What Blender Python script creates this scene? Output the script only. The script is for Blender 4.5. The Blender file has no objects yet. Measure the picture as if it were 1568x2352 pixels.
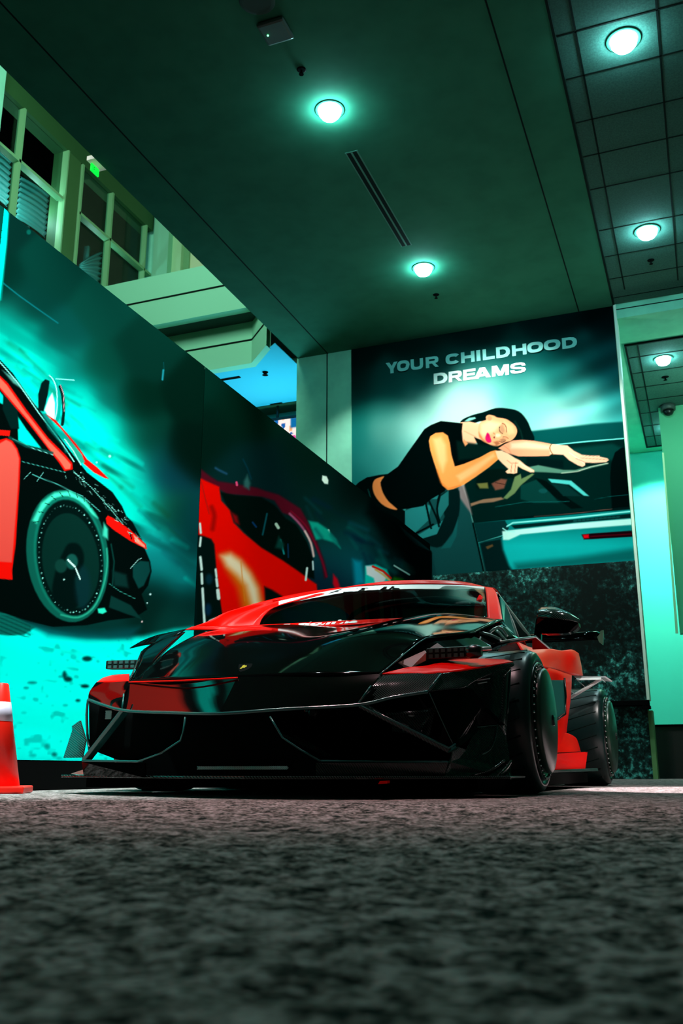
import bpy, bmesh, math, random
import numpy as np
from mathutils import Vector, Matrix
from mathutils.bvhtree import BVHTree
random.seed(7)
SC = bpy.context.scene
COL = SC.collection

# ------------------------------------------------------------------ camera
F = 2150.0; TH = math.atan(593 / F); AZ = math.radians(21.1); CH = 0.107
cF = Vector((-math.sin(AZ) * math.cos(TH), math.cos(AZ) * math.cos(TH), math.sin(TH)))
cR = Vector((math.cos(AZ), math.sin(AZ), 0.0)); cU = cR.cross(cF)
CAM = Vector((0, 0, CH))
cam_d = bpy.data.cameras.new('camera'); cam = bpy.data.objects.new('camera', cam_d); COL.objects.link(cam)
cam.matrix_world = Matrix(((cR.x, cU.x, -cF.x, 0), (cR.y, cU.y, -cF.y, 0), (cR.z, cU.z, -cF.z, CH), (0, 0, 0, 1)))
cam_d.sensor_fit = 'VERTICAL'; cam_d.sensor_height = 36; cam_d.lens = F / 2352 * 36
cam_d.clip_start = 0.02; cam_d.clip_end = 100
cam_d.dof.use_dof = True; cam_d.dof.focus_distance = 4.4; cam_d.dof.aperture_fstop = 7.0
SC.camera = cam
SC.view_settings.view_transform = 'Standard'; SC.view_settings.look = 'None'
SC.view_settings.exposure = 0.0; SC.view_settings.gamma = 1.0; SC.view_settings.use_curve_mapping = False
SC.cycles.max_bounces = 6; SC.cycles.sample_clamp_indirect = 4.0
SC.cycles.use_denoising = True
w = bpy.data.worlds.new('world'); SC.world = w; w.use_nodes = True
w.node_tree.nodes['Background'].inputs[0].default_value = (0.2, 0.9, 0.6, 1)
w.node_tree.nodes['Background'].inputs[1].default_value = 0.004

def spot(loc, aim, power, ang, color=(0.8, 1, 0.95), blend=0.6, size=0.06):
    d = bpy.data.lights.new('spot', 'SPOT'); d.energy = power; d.spot_size = math.radians(ang); d.spot_blend = blend
    d.color = color; d.shadow_soft_size = size
    o = bpy.data.objects.new('spot', d); COL.objects.link(o); o.location = loc
    o.rotation_euler = (Vector(aim) - Vector(loc)).to_track_quat('-Z', 'Y').to_euler(); return o
def area(loc, aim, power, sx, sy, color=(0.8, 1, 0.95)):
    d = bpy.data.lights.new('area', 'AREA'); d.energy = power; d.shape = 'RECTANGLE'; d.size = sx; d.size_y = sy; d.color = color
    o = bpy.data.objects.new('area', d); COL.objects.link(o); o.location = loc
    o.rotation_euler = (Vector(aim) - Vector(loc)).to_track_quat('-Z', 'Y').to_euler(); return o
def point(loc, power, color=(0.8, 1, 0.95), r=0.1):
    d = bpy.data.lights.new('point', 'POINT'); d.energy = power; d.color = color; d.shadow_soft_size = r
    o = bpy.data.objects.new('point', d); COL.objects.link(o); o.location = loc; return o
CZ = 6.4                       # soffit height
# wall-washing track spots above the back wall mural (the pools of light on it)
spot((-2.3, 10.6, 6.2), (-2.3, 12.5, 4.6), 480, 78, (0.95, 1, 0.92))
spot((-1.2, 10.6, 6.2), (-1.0, 12.5, 3.6), 290, 62, (0.95, 1, 0.92))
spot((-4.0, 10.6, 6.2), (-4.3, 12.5, 3.9), 230, 65, (0.95, 1, 0.92))
spot((-1.2, 9.9, 6.2), (-1.4, 12.5, 1.7), 170, 42, (0.7, 1, 0.95))
# downlights, with added spots washing the side mural and tinting the carpet
spot((-1.0, 0.6, 6.3), (-0.6, 0.5, 0), 55, 50, (0.4, 1, 0.75), 0.9)  # added green spot, tints the carpet nearest the lens
spot((-1.8, 3.3, 6.3), (-1.35, 3.0, 0), 760, 36, (1.0, 0.6, 0.64), 1.0)  # added red spot, tints the carpet in front of the car
spot((-0.6, 1.4, 6.3), (-0.55, 1.35, 0), 60, 30, (0.8, 1, 1), 1.0)
spot((-1.9, 11.9, 2.9), (-1.0, 10.2, 6.4), 90, 110, (0.8, 1, 0.9), 1.0)  # added uplight to brighten the far soffit; no such fixture there
spot((-2.95, 4.07, 6.3), (-2.95, 4.07, 0), 200, 80, (0.85, 1, 0.95), 0.8)
spot((-1.6, 2.6, 6.2), (-3.5, 4.1, 0.6), 3100, 42, (0.7, 1, 0.97), 0.9)
spot((-1.6, 4.6, 6.2), (-3.5, 5.8, 1.5), 1500, 46, (0.85, 1, 0.97), 0.9)
spot((-1.6, 2.4, 6.2), (-3.5, 4.2, 2.0), 350, 40, (0.85, 1, 0.97), 0.9)
spot((-1.6, 6.6, 6.2), (-3.5, 9.0, 2.2), 900, 50, (0.9, 1, 0.97), 0.9)  # added wash for the dim far end of the side mural
spot((-2.3, 2.1, 6.2), (-3.5, 2.7, 1.5), 1100, 34, (1, 0.85, 0.85), 0.9)  # added spot on the door print, feeds the red reflection in the nose
spot((-2.95, 7.33, 6.28), (-2.95, 7.33, 0), 120, 100, (0.85, 1, 0.95), 0.7)
spot((-2.94, 10.59, 6.28), (-2.94, 10.59, 0), 120, 100, (0.85, 1, 0.95), 0.7)
# right aisle
spot((-0.15, 7.42, 6.28), (-0.15, 7.42, 0), 110, 90, (0.85, 1, 0.95), 0.7)
spot((1.6, 4.4, 6.28), (-0.75, 6.2, 0.6), 900, 24, (1.0, 0.95, 0.9), 0.7)  # added spot out of view, brightens the red side of the car
spot((0.7, 5.9, 6.28), (0.25, 5.95, 0), 5600, 20, (1.0, 0.9, 0.95), 0.2)
spot((-0.16, 10.72, 6.28), (-0.16, 10.72, 0), 60, 90, (0.85, 1, 0.95), 0.7)
# room behind the marble wall
spot((-0.15, 16.7, 6.0), (-0.55, 18.5, 3.9), 1700, 75, (0.85, 1, 0.9), 0.5)
point((0.6, 14.6, 5.2), 75, (0.5, 1, 0.75), 0.3)
# atrium on the left
area((-5.6, 6.0, 9.3), (-7.0, 11.5, 6.5), 290, 2.0, 2.0, (0.7, 1, 0.8))
point((-6.3, 13.2, 4.4), 150, (0.3, 0.85, 1.0), 0.3)

# ------------------------------------------------------------------ helpers
def at(px, py, ax, v):
    """photo pixel -> the point where its sight line meets the plane ax = v"""
    r = cR * (px - 784) - cU * (py - 1176) + cF * F
    i = 'XYZ'.index(ax); return CAM + r * ((v - CAM[i]) / r[i])
def A(px, py, Y): return at(px, py, 'Y', Y)
XC = -1.86
def MIR(p): return Vector((2 * XC - p[0], p[1], p[2]))

def mat(name, col, rough=0.5, metal=0.0, spec=0.5, coat=0.0, emit=None, es=0.0, bump=None):
    m = bpy.data.materials.new(name); m.use_nodes = True; b = m.node_tree.nodes['Principled BSDF']
    b.inputs['Base Color'].default_value = (*col, 1); b.inputs['Roughness'].default_value = rough
    b.inputs['Metallic'].default_value = metal; b.inputs['Specular IOR Level'].default_value = spec
    b.inputs['Coat Weight'].default_value = coat; b.inputs['Coat Roughness'].default_value = 0.05
    if emit: b.inputs['Emission Color'].default_value = (*emit, 1); b.inputs['Emission Strength'].default_value = es
    return m
def N(m, t, **k):
    n = m.node_tree.nodes.new(t)
    for a, v in k.items(): setattr(n, a, v)
    return n
def noisy(m, c1, c2, scale, detail=3, lo=0.35, hi=0.65, bump=0.0, coord='Object', sc3=None, rough=0.6, dist=0.01):
    nt = m.node_tree; b = nt.nodes['Principled BSDF']
    tc = N(m, 'ShaderNodeTexCoord'); no = N(m, 'ShaderNodeTexNoise'); no.inputs['Scale'].default_value = scale; no.inputs['Detail'].default_value = detail
    no.inputs['Roughness'].default_value = rough
    if sc3:
        mp = N(m, 'ShaderNodeMapping'); mp.inputs['Scale'].default_value = sc3
        nt.links.new(tc.outputs[coord], mp.inputs[0]); nt.links.new(mp.outputs[0], no.inputs[0])
    else: nt.links.new(tc.outputs[coord], no.inputs[0])
    cr = N(m, 'ShaderNodeValToRGB'); cr.color_ramp.elements[0].position = lo; cr.color_ramp.elements[1].position = hi
    cr.color_ramp.elements[0].color = (*c1, 1); cr.color_ramp.elements[1].color = (*c2, 1)
    nt.links.new(no.outputs[0], cr.inputs[0]); nt.links.new(cr.outputs[0], b.inputs['Base Color'])
    if bump:
        bu = N(m, 'ShaderNodeBump'); bu.inputs['Strength'].default_value = bump; bu.inputs['Distance'].default_value = dist
        nt.links.new(no.outputs[0], bu.inputs['Height']); nt.links.new(bu.outputs[0], b.inputs['Normal'])
    return m

M = {}
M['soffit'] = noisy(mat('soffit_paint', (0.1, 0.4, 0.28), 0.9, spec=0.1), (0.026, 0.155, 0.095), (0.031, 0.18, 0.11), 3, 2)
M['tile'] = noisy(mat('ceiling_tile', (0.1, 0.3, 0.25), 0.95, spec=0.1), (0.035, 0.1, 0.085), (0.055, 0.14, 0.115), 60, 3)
M['groove'] = mat('groove_black', (0.003, 0.01, 0.008), 0.9, spec=0.1)
M['wall'] = noisy(mat('wall_paint', (0.25, 0.75, 0.52), 0.85, spec=0.15), (0.24, 0.7, 0.5), (0.27, 0.78, 0.55), 4, 2)
M['cream'] = mat('cream_paint', (0.8, 0.95, 0.6), 0.85, spec=0.15)
M['green'] = mat('frame_paint', (0.22, 0.5, 0.25), 0.5, spec=0.3)
M['bulk'] = mat('bulkhead_paint', (0.3, 0.75, 0.52), 0.85, spec=0.15)
M['cyanceil'] = mat('blue_ceiling_paint', (0.06, 0.62, 0.85), 0.9, spec=0.1)
M['dark'] = mat('matte_black', (0.0015, 0.002, 0.002), 0.8, spec=0.03)
M['blackp'] = mat('black_plastic', (0.006, 0.008, 0.008), 0.35, spec=0.4)
M['glassdark'] = mat('window_glass', (0.001, 0.002, 0.002), 0.05, spec=0.5)
# carpet
M['carpet'] = mat('carpet', (0.2, 0.15, 0.14), 0.95, spec=0.05)
def carpet(m):
    nt = m.node_tree; b = nt.nodes['Principled BSDF']; tc = N(m, 'ShaderNodeTexCoord')
    def noise(s, d): n = N(m, 'ShaderNodeTexNoise'); n.inputs['Scale'].default_value = s; n.inputs['Detail'].default_value = d; nt.links.new(tc.outputs['Object'], n.inputs[0]); return n
    a = noise(22, 3); c = noise(95, 2); v = N(m, 'ShaderNodeTexVoronoi'); v.inputs['Scale'].default_value = 120; nt.links.new(tc.outputs['Object'], v.inputs[0])
    mx = N(m, 'ShaderNodeMath', operation='ADD'); nt.links.new(a.outputs[0], mx.inputs[0]); nt.links.new(c.outputs[0], mx.inputs[1])
    mr = N(m, 'ShaderNodeMapRange'); mr.inputs['From Min'].default_value = 0.8; mr.inputs['From Max'].default_value = 1.2; nt.links.new(mx.outputs[0], mr.inputs[0])
    cr = N(m, 'ShaderNodeValToRGB'); e = cr.color_ramp.elements; e[0].color = (0.012, 0.02, 0.017, 1); e[1].color = (0.6, 0.48, 0.48, 1)
    k = e.new(0.5); k.color = (0.24, 0.2, 0.185, 1)
    nt.links.new(mr.outputs[0], cr.inputs[0]); nt.links.new(cr.outputs[0], b.inputs['Base Color'])
    bu = N(m, 'ShaderNodeBump'); bu.inputs['Strength'].default_value = 0.9; bu.inputs['Distance'].default_value = 0.012
    nt.links.new(mx.outputs[0], bu.inputs['Height']); nt.links.new(bu.outputs[0], b.inputs['Normal'])
carpet(M['carpet'])
# dark marble with pale flecks
M['marble'] = mat('dark_marble', (0.01, 0.03, 0.03), 0.35, spec=0.3)
def marble(m):
    nt = m.node_tree; b = nt.nodes['Principled BSDF']; tc = N(m, 'ShaderNodeTexCoord')
    def noise(s, d, r=.6): n = N(m, 'ShaderNodeTexNoise'); n.inputs['Scale'].default_value = s; n.inputs['Detail'].default_value = d; n.inputs['Roughness'].default_value = r; nt.links.new(tc.outputs['Object'], n.inputs[0]); return n
    a = noise(1.1, 3); c = noise(13, 9, .8)
    am = N(m, 'ShaderNodeMath', operation='MULTIPLY_ADD'); am.inputs[1].default_value = 0.7; am.inputs[2].default_value = 0.35; nt.links.new(a.outputs[0], am.inputs[0])
    mu = N(m, 'ShaderNodeMath', operation='MULTIPLY'); nt.links.new(am.outputs[0], mu.inputs[0]); nt.links.new(c.outputs[0], mu.inputs[1])
    cr = N(m, 'ShaderNodeValToRGB'); e = cr.color_ramp.elements; e[0].position = 0.31; e[0].color = (0.001, 0.005, 0.004, 1); e[1].position = 0.5; e[1].color = (0.13, 0.72, 0.62, 1)
    k = e.new(0.39); k.color = (0.008, 0.045, 0.04, 1)
    nt.links.new(mu.outputs[0], cr.inputs[0]); nt.links.new(cr.outputs[0], b.inputs['Base Color'])
marble(M['marble'])
# car
M['gloss'] = mat('gloss_black_carbon', (0.0012, 0.0016, 0.0016), 0.05, spec=0.09)
M['nose'] = mat('nose_gloss_black', (0.0015, 0.002, 0.002), 0.04, spec=0.85, coat=0.5)
M['twill'] = mat('carbon_twill', (0.006, 0.01, 0.009), 0.14, spec=0.45)
def twill(m):
    nt = m.node_tree; b = nt.nodes['Principled BSDF']; tc = N(m, 'ShaderNodeTexCoord')
    wv = N(m, 'ShaderNodeTexWave', wave_type='BANDS', bands_direction='DIAGONAL'); wv.inputs['Scale'].default_value = 48; nt.links.new(tc.outputs['Object'], wv.inputs[0])
    cr = N(m, 'ShaderNodeValToRGB'); cr.color_ramp.elements[0].position = .35; cr.color_ramp.elements[1].position = .75
    cr.color_ramp.elements[0].color = (0.002, 0.004, 0.0035, 1); cr.color_ramp.elements[1].color = (0.03, 0.06, 0.052, 1)
    nt.links.new(wv.outputs[1], cr.inputs[0]); nt.links.new(cr.outputs[0], b.inputs['Base Color'])
    bu = N(m, 'ShaderNodeBump'); bu.inputs['Strength'].default_value = 0.15; bu.inputs['Distance'].default_value = 0.001
    nt.links.new(wv.outputs[1], bu.inputs['Height']); nt.links.new(bu.outputs[0], b.inputs['Normal'])
twill(M['twill'])
M['red'] = mat('red_car_paint', (0.95, 0.002, 0.0), 0.3, spec=0.1)
M['tyre'] = mat('tyre_rubber', (0.005, 0.022, 0.021), 0.3, spec=0.45)
M['rim'] = mat('dark_rim', (0.004, 0.006, 0.006), 0.25, spec=0.6)
M['disc'] = mat('dark_green_wheel_disc', (0.012, 0.05, 0.03), 0.3, spec=0.5)
M['bolt'] = mat('steel_bolt', (0.8, 0.85, 0.85), 0.2, metal=1.0)
M['edge'] = mat('carbon_painted_sheen', (0.012, 0.085, 0.078), 0.2, spec=0.8)  # teal reflections and highlights on the carbon, put into its base colour
M['white'] = mat('white_vinyl', (0.9, 0.92, 0.9), 0.5)
M['silver'] = mat('silver_metal', (0.75, 0.85, 0.85), 0.3, metal=0.6)
M['lens'] = mat('lamp_lens', (0.05, 0.1, 0.1), 0.08, spec=0.8)
M['cone'] = mat('cone_plastic', (0.95, 0.012, 0.004), 0.35, spec=0.4)
M['reflect'] = mat('reflective_collar', (0.75, 0.6, 0.75), 0.35, metal=0.3)
def glass(name, tint, gl=0.12):
    m = bpy.data.materials.new(name); m.use_nodes = True; nt = m.node_tree; nt.nodes.clear()
    o = nt.nodes.new('ShaderNodeOutputMaterial'); mx = nt.nodes.new('ShaderNodeMixShader'); t = nt.nodes.new('ShaderNodeBsdfTransparent'); g = nt.nodes.new('ShaderNodeBsdfGlossy')
    lw = nt.nodes.new('ShaderNodeLayerWeight'); lw.inputs[0].default_value = .5; pw = nt.nodes.new('ShaderNodeMath'); pw.operation = 'POWER'; pw.inputs[1].default_value = 4; fr = nt.nodes.new('ShaderNodeMath'); fr.operation = 'MULTIPLY_ADD'; fr.inputs[1].default_value = .5; fr.inputs[2].default_value = .03; nt.links.new(lw.outputs['Facing'], pw.inputs[0]); nt.links.new(pw.outputs[0], fr.inputs[0]); t.inputs[0].default_value = (*tint, 1); g.inputs['Roughness'].default_value = 0.03; g.inputs[0].default_value = (.4, .5, .5, 1)
    nt.links.new(fr.outputs[0], mx.inputs[0]); nt.links.new(t.outputs[0], mx.inputs[1]); nt.links.new(g.outputs[0], mx.inputs[2]); nt.links.new(mx.outputs[0], o.inputs[0]); return m
M['wind'] = glass('tinted_windshield', (0.45, 0.55, 0.52))

def link(name, me, m, parent=None, smooth=False):
    o = bpy.data.objects.new(name, me); COL.objects.link(o)
    if m is not None: me.materials.append(m if not isinstance(m, str) else M[m])
    if parent is not None: o.parent = parent
    if smooth: me.shade_smooth()
    return o
def off(parent):
    v = Vector((0, 0, 0))
    while parent is not None: v += parent.location; parent = parent.parent
    return v
def mesh(name, vs, fs, m, parent=None, smooth=False, solid=0.0, bevel=0.0):
    d = off(parent); me = bpy.data.meshes.new(name); me.from_pydata([tuple(Vector(v) - d) for v in vs], [], fs)
    bm = bmesh.new(); bm.from_mesh(me); bmesh.ops.remove_doubles(bm, verts=bm.verts, dist=1e-5); bmesh.ops.recalc_face_normals(bm, faces=bm.faces); bm.to_mesh(me); bm.free()
    o = link(name, me, m, parent, smooth)
    if solid: s = o.modifiers.new('s', 'SOLIDIFY'); s.thickness = solid; s.offset = 0
    if bevel: b = o.modifiers.new('b', 'BEVEL'); b.width = bevel; b.segments = 2
    return o
BOXF = [(0, 1, 3, 2), (4, 6, 7, 5), (0, 4, 5, 1), (2, 3, 7, 6), (0, 2, 6, 4), (1, 5, 7, 3)]
def boxv(x0, x1, y0, y1, z0, z1): return [(x, y, z) for x in (x0, x1) for y in (y0, y1) for z in (z0, z1)]
def boxes(name, bl, m, parent=None, bevel=0.0):
    vs = []; fs = []
    for b in bl: k = len(vs); vs += boxv(*b); fs += [tuple(i + k for i in f) for f in BOXF]
    return mesh(name, vs, fs, m, parent, bevel=bevel)
def box(name, b, m, parent=None, bevel=0.0): return boxes(name, [b], m, parent, bevel)
def tag(o, label=None, cat=None, group=None, kind=None):
    if label: o['label'] = label
    if cat: o['category'] = cat
    if group: o['group'] = group
    if kind: o['kind'] = kind
    return o
def S(o): o['kind'] = 'structure'; return o
def empty(name, loc, label=None, cat=None, group=None):
    o = bpy.data.objects.new(name, None); COL.objects.link(o); o.location = loc; o.empty_display_size = .05; return tag(o, label, cat, group)
def prism(name, pts, d, m, parent=None, bevel=0.0, smooth=False):
    """a flat outline given depth d (a vector)"""
    n = len(pts); d = Vector(d); vs = [Vector(p) for p in pts] + [Vector(p) + d for p in pts]
    fs = [tuple(range(n)), tuple(reversed(range(n, 2 * n)))] + [(i, (i + 1) % n, n + (i + 1) % n, n + i) for i in range(n)]
    return mesh(name, vs, fs, m, parent, smooth, bevel=bevel)
def cr(p0, p1, p2, p3, t):
    return 0.5 * ((2 * p1) + (p2 - p0) * t + (2 * p0 - 5 * p1 + 4 * p2 - p3) * t * t + (3 * p1 - p0 - 3 * p2 + p3) * t ** 3)
def resample(pts, n, closed=False):
    pts = [Vector(p) for p in pts]; out = []; k = len(pts)
    for i in range(k if closed else k - 1):
        if closed: a, b, c, d = pts[i - 1], pts[i], pts[(i + 1) % k], pts[(i + 2) % k]
        else: a, b, c, d = pts[max(i - 1, 0)], pts[i], pts[i + 1], pts[min(i + 2, k - 1)]
        for j in range(n): out.append(cr(a, b, c, d, j / n))
    if not closed: out.append(pts[-1])
    return out
def surfv(rows, n=5, m_=5):
    rows = [resample(r, n) for r in rows]; cols = [resample(c, m_) for c in zip(*rows)]
    H = len(cols[0]); W = len(cols); vs = [cols[i][j] for j in range(H) for i in range(W)]
    fs = [(j * W + i, j * W + i + 1, (j + 1) * W + i + 1, (j + 1) * W + i) for j in range(H - 1) for i in range(W - 1)]
    return vs, fs
def surf(name, rowsets, m, parent=None, n=5, m_=5, solid=0.006, mirror=False):
    """one mesh from one or more patches, each a list of rows of control points"""
    vs = []; fs = []
    if isinstance(rowsets[0][0], (Vector, tuple)): rowsets = [rowsets]
    if len(rowsets) == 2: return [surf(name, [r], m, parent, n, m_, solid) for r in rowsets][0]
    for rs in rowsets:
        v, f = surfv(rs, n, m_); k = len(vs); vs += v; fs += [tuple(i + k for i in q) for q in f]
    return mesh(name, vs, fs, m, parent, True, solid=solid)
def tubev(pts, r, seg=8, smooth=0):
    pts = [Vector(p) for p in pts]
    if smooth: pts = resample(pts, smooth)
    vs = []; fs = []; k = len(pts)
    for i, p in enumerate(pts):
        t = (pts[min(i + 1, k - 1)] - pts[max(i - 1, 0)]).normalized(); u = t.cross(Vector((0.13, 0.2, 0.97))).normalized(); v = t.cross(u)
        rr = r[i] if isinstance(r, (list, tuple)) else r
        vs += [p + (u * math.cos(a) + v * math.sin(a)) * rr for a in [2 * math.pi * j / seg for j in range(seg)]]
    for i in range(k - 1): fs += [(i * seg + j, i * seg + (j + 1) % seg, (i + 1) * seg + (j + 1) % seg, (i + 1) * seg + j) for j in range(seg)]
    fs += [tuple(range(seg)), tuple(reversed(range((k - 1) * seg, k * seg)))]
    return vs, fs
def tubes(name, lst, r, m, parent=None, seg=8, smooth=0):
    vs = []; fs = []
    if 1 < len(lst) <= 5: return [tubes(name, [p], r, m, parent, seg, smooth) for p in lst][0]
    for pts in lst:
        v, f = tubev(pts, r, seg, smooth); k = len(vs); vs += v; fs += [tuple(i + k for i in q) for q in f]
    return mesh(name, vs, fs, m, parent, True)
def lathev(prof, c, axis='Z', seg=48, a0=0):
    """prof: list of (radius, offset along axis)"""
    vs = []; fs = []; c = Vector(c)
    for r, h in prof:
        for j in range(seg):
            a = 2 * math.pi * j / seg + a0; u, v = r * math.cos(a), r * math.sin(a)
            vs.append(c + (Vector((u, v, h)) if axis == 'Z' else Vector((h, u, v)) if axis == 'X' else Vector((u, h, v))))
    for i in range(len(prof) - 1): fs += [(i * seg + j, i * seg + (j + 1) % seg, (i + 1) * seg + (j + 1) % seg, (i + 1) * seg + j) for j in range(seg)]
    fs += [tuple(range(seg)), tuple(reversed(range((len(prof) - 1) * seg, len(prof) * seg)))]
    return vs, fs
def lathe(name, prof, c, m, parent=None, axis='Z', seg=48, a0=0, smooth=True):
    v, f = lathev(prof, c, axis, seg, a0); o = mesh(name, v, f, m, parent, smooth)
    if smooth and seg > 6:
        for p in o.data.polygons:
            if len(p.vertices) > 4: p.use_smooth = False
    return o
def text_mesh(body, bold=0.0, shear=0.0):
    c = bpy.data.curves.new('txt', 'FONT'); c.body = body; c.size = 1; c.offset = bold; c.shear = shear; c.resolution_u = 3
    o = bpy.data.objects.new('txt', c); COL.objects.link(o); bpy.context.view_layer.update()
    me = bpy.data.meshes.new_from_object(o.evaluated_get(bpy.context.evaluated_depsgraph_get())); bpy.data.objects.remove(o); bpy.data.curves.remove(c)
    v = np.array([tuple(q.co[:2]) for q in me.vertices]); mn = v.min(0); mx_ = v.max(0)
    return (v - mn) / (mx_ - mn), [tuple(p.vertices) for p in me.polygons]
def bvh(objs):
    vs = []; fs = []
    for o in objs:
        k = len(vs); d = off(o.parent); vs += [q.co + d for q in o.data.vertices]; fs += [tuple(i + k for i in p.vertices) for p in o.data.polygons]
    return BVHTree.FromPolygons([tuple(v) for v in vs], fs)
def decal(name, uv, fs, quad, tree, m, parent, lift=0.004, YF=4.0):
    """lay an outline (0..1 square) on a surface; quad = photo pixels bl, br, tr, tl"""
    bl, br, tr, tl = [Vector(q) for q in quad]; vs = []
    for u, v in uv:
        p = (bl * (1 - u) + br * u) * (1 - v) + (tl * (1 - u) + tr * u) * v
        r = (cR * (p.x - 784) - cU * (p.y - 1176) + cF * F).normalized(); h = tree.ray_cast(CAM, r)
        vs.append(h[0] - r * lift if h[0] is not None else A(p.x, p.y, YF))
    return mesh(name, vs, fs, m, parent)
# ------------------------------------------------------------------ the setting
YB = 12.5; XR = -0.722; XL = -5.56; XW = -3.47; XG = -9.0; SOF = CZ
S(box('floor', (-11, 4, -3, 20, -0.1, 0), 'carpet'))
# the carpet's pile in front of the car, close to the lens: real relief
gx = np.linspace(-3.3, 2.4, 560); gy = 0.2 * (3.25 / 0.2) ** np.linspace(0, 1, 420); GX, GY = np.meshgrid(gx, gy)
def pn(x, y, s, sd):
    T = np.random.RandomState(sd).rand(128, 128); u = x / s + 200; v = y / s + 200; i = np.floor(u).astype(int); j = np.floor(v).astype(int); fu = u - i; fv = v - j; fu = fu * fu * (3 - 2 * fu); fv = fv * fv * (3 - 2 * fv); g = lambda a, b: T[a % 128, b % 128]
    return (g(i, j) * (1 - fu) + g(i + 1, j) * fu) * (1 - fv) + (g(i, j + 1) * (1 - fu) + g(i + 1, j + 1) * fu) * fv
hh_ = pn(GX, GY, .03, 1) * .55 + pn(GX, GY, .013, 2) * .3 + pn(GX, GY, .08, 4) * .3; fade = np.clip((3.25 - GY) / .5, 0, 1) * np.clip((GX + 3.3) / .2, 0, 1) * np.clip((2.4 - GX) / .2, 0, 1)
GZ = .0008 + .011 * hh_ * fade * (.45 + .55 * np.clip(GY / 1.2, 0, 1)); vs_ = np.stack([GX, GY, GZ], -1).reshape(-1, 3); jj, ii = np.meshgrid(np.arange(419), np.arange(559), indexing='ij'); a_ = (jj * 560 + ii).reshape(-1)
me = bpy.data.meshes.new('floor_carpet'); me.vertices.add(len(vs_)); me.vertices.foreach_set('co', vs_.reshape(-1).astype(np.float32)); q4 = np.stack([a_, a_ + 1, a_ + 561, a_ + 560], -1)
me.loops.add(q4.size); me.loops.foreach_set('vertex_index', q4.reshape(-1).astype(np.int32)); me.polygons.add(len(q4)); me.polygons.foreach_set('loop_start', np.arange(0, q4.size, 4, dtype=np.int32)); me.update(calc_edges=True)
S(link('floor_carpet', me, 'carpet', None, True))
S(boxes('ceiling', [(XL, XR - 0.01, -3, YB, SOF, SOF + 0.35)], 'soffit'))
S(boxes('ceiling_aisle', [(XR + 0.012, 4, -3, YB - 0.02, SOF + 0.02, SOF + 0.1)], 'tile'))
gr = []
for X_ in (-5.052, -1.2): gr.append((X_ - .008, X_ + .008, -3, YB, SOF - .003, SOF + .01))
gr.append((XR - .012, XR + .012, -3, YB, SOF - .002, SOF + .2))
S(boxes('trim_1', gr, 'groove'))
# tile grid of the aisle ceiling, from the photo's joints
tz = SOF + .02
ty = [at(1480, y, 'Z', tz).y for y in (30, 137, 245, 329, 410, 510, 573, 627, 672)]
ty = [6.7 + i * 0.0 for i in ()] + ty
gl = [(XR + .02, 4, y - .008, y + .008, tz - .004, tz + .01) for y in [ty[0] - 1.3 * k for k in range(1, 7)] + ty]
for px, py in ((1334, 140), (1517, 140)):
    X_ = at(px, py, 'Z', tz).x; gl.append((X_ - .009, X_ + .009, -3, YB - .4, tz - .004, tz + .01))
S(boxes('trim_2', gl, 'groove'))
# end fascia of the aisle and the lower ceiling behind it
S(box('wall_fascia', (XR + 0.015, 4, YB, YB + .12, 6.2, 6.6), 'wall'))
S(box('ceiling_back_room', (XR - .3, 4, YB + .12, 18.7, 6.2, 6.3), 'wall'))
c2 = [at(1433, 793, 'Z', 6.2), at(1482, 1025, 'Z', 6.2)]
S(box('ceiling_back_tiles', (c2[0].x + .02, 3.5, c2[0].y, c2[1].y, 6.19, 6.2), 'tile'))
gl = [(c2[0].x, c2[0].x + .03, c2[0].y, c2[1].y, 6.17, 6.2), (c2[0].x, 3.5, c2[0].y - .03, c2[0].y, 6.17, 6.2), (c2[0].x, 3.5, c2[1].y, c2[1].y + .03, 6.17, 6.2)]
gl += [(c2[0].x, 3.5, y - .01, y + .01, 6.184, 6.2) for y in [at(1500, p, 'Z', 6.2).y for p in (813, 850, 884, 915, 945, 975, 1000)]]
X_ = at(1464, 793, 'Z', 6.2).x; gl.append((X_ - .01, X_ + .01, c2[0].y, c2[1].y, 6.184, 6.2))
S(boxes('trim_3', gl, 'groove'))
S(box('trim_4', (XR + .02, 4, YB - .002, YB + .01, 6.33, 6.345), 'groove'))
# back wall with its pier left of the mural
S(box('wall_back', (XL - .02, XR, YB, YB + .25, 0, SOF), 'wall'))
S(box('trim_5', (-5.072, -5.056, YB - .004, YB, 3, SOF), 'groove'))
S(box('wall_back_room', (-3, 4, 18.6, 18.7, 0, 6.2), mat('teal_wall_paint', (.05, .6, .44), .85, spec=.1)))
S(box('wall_right', (3.5, 3.6, -3, 18.7, 0, 6.6), 'soffit'))
S(box('wall_rear', (-11, 4, -3.1, -3, 0, 6.6), 'soffit'))
mbz = 2.635
S(box('wall_marble', (-3.44, XR - .005, YB - .03, YB - .001, 0, mbz + .1), 'marble'))
# hanging bulkhead box in the back room
q = A(1521, 1040, 16.2); 
S(box('wall_partition', (q.x, 4, 16.2, 16.4, A(1552, 1455, 16.2).z, 6.2), mat('green_partition', (0.12, 0.5, 0.28), .8)))
tag(mesh('trim_6', [A(1520, 1040, 16.18), A(1524, 1040, 16.18), A(1557, 1455, 16.18), A(1551, 1455, 16.18)], [(0, 1, 2, 3)], 'cream', solid=.02), kind='structure')
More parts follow.
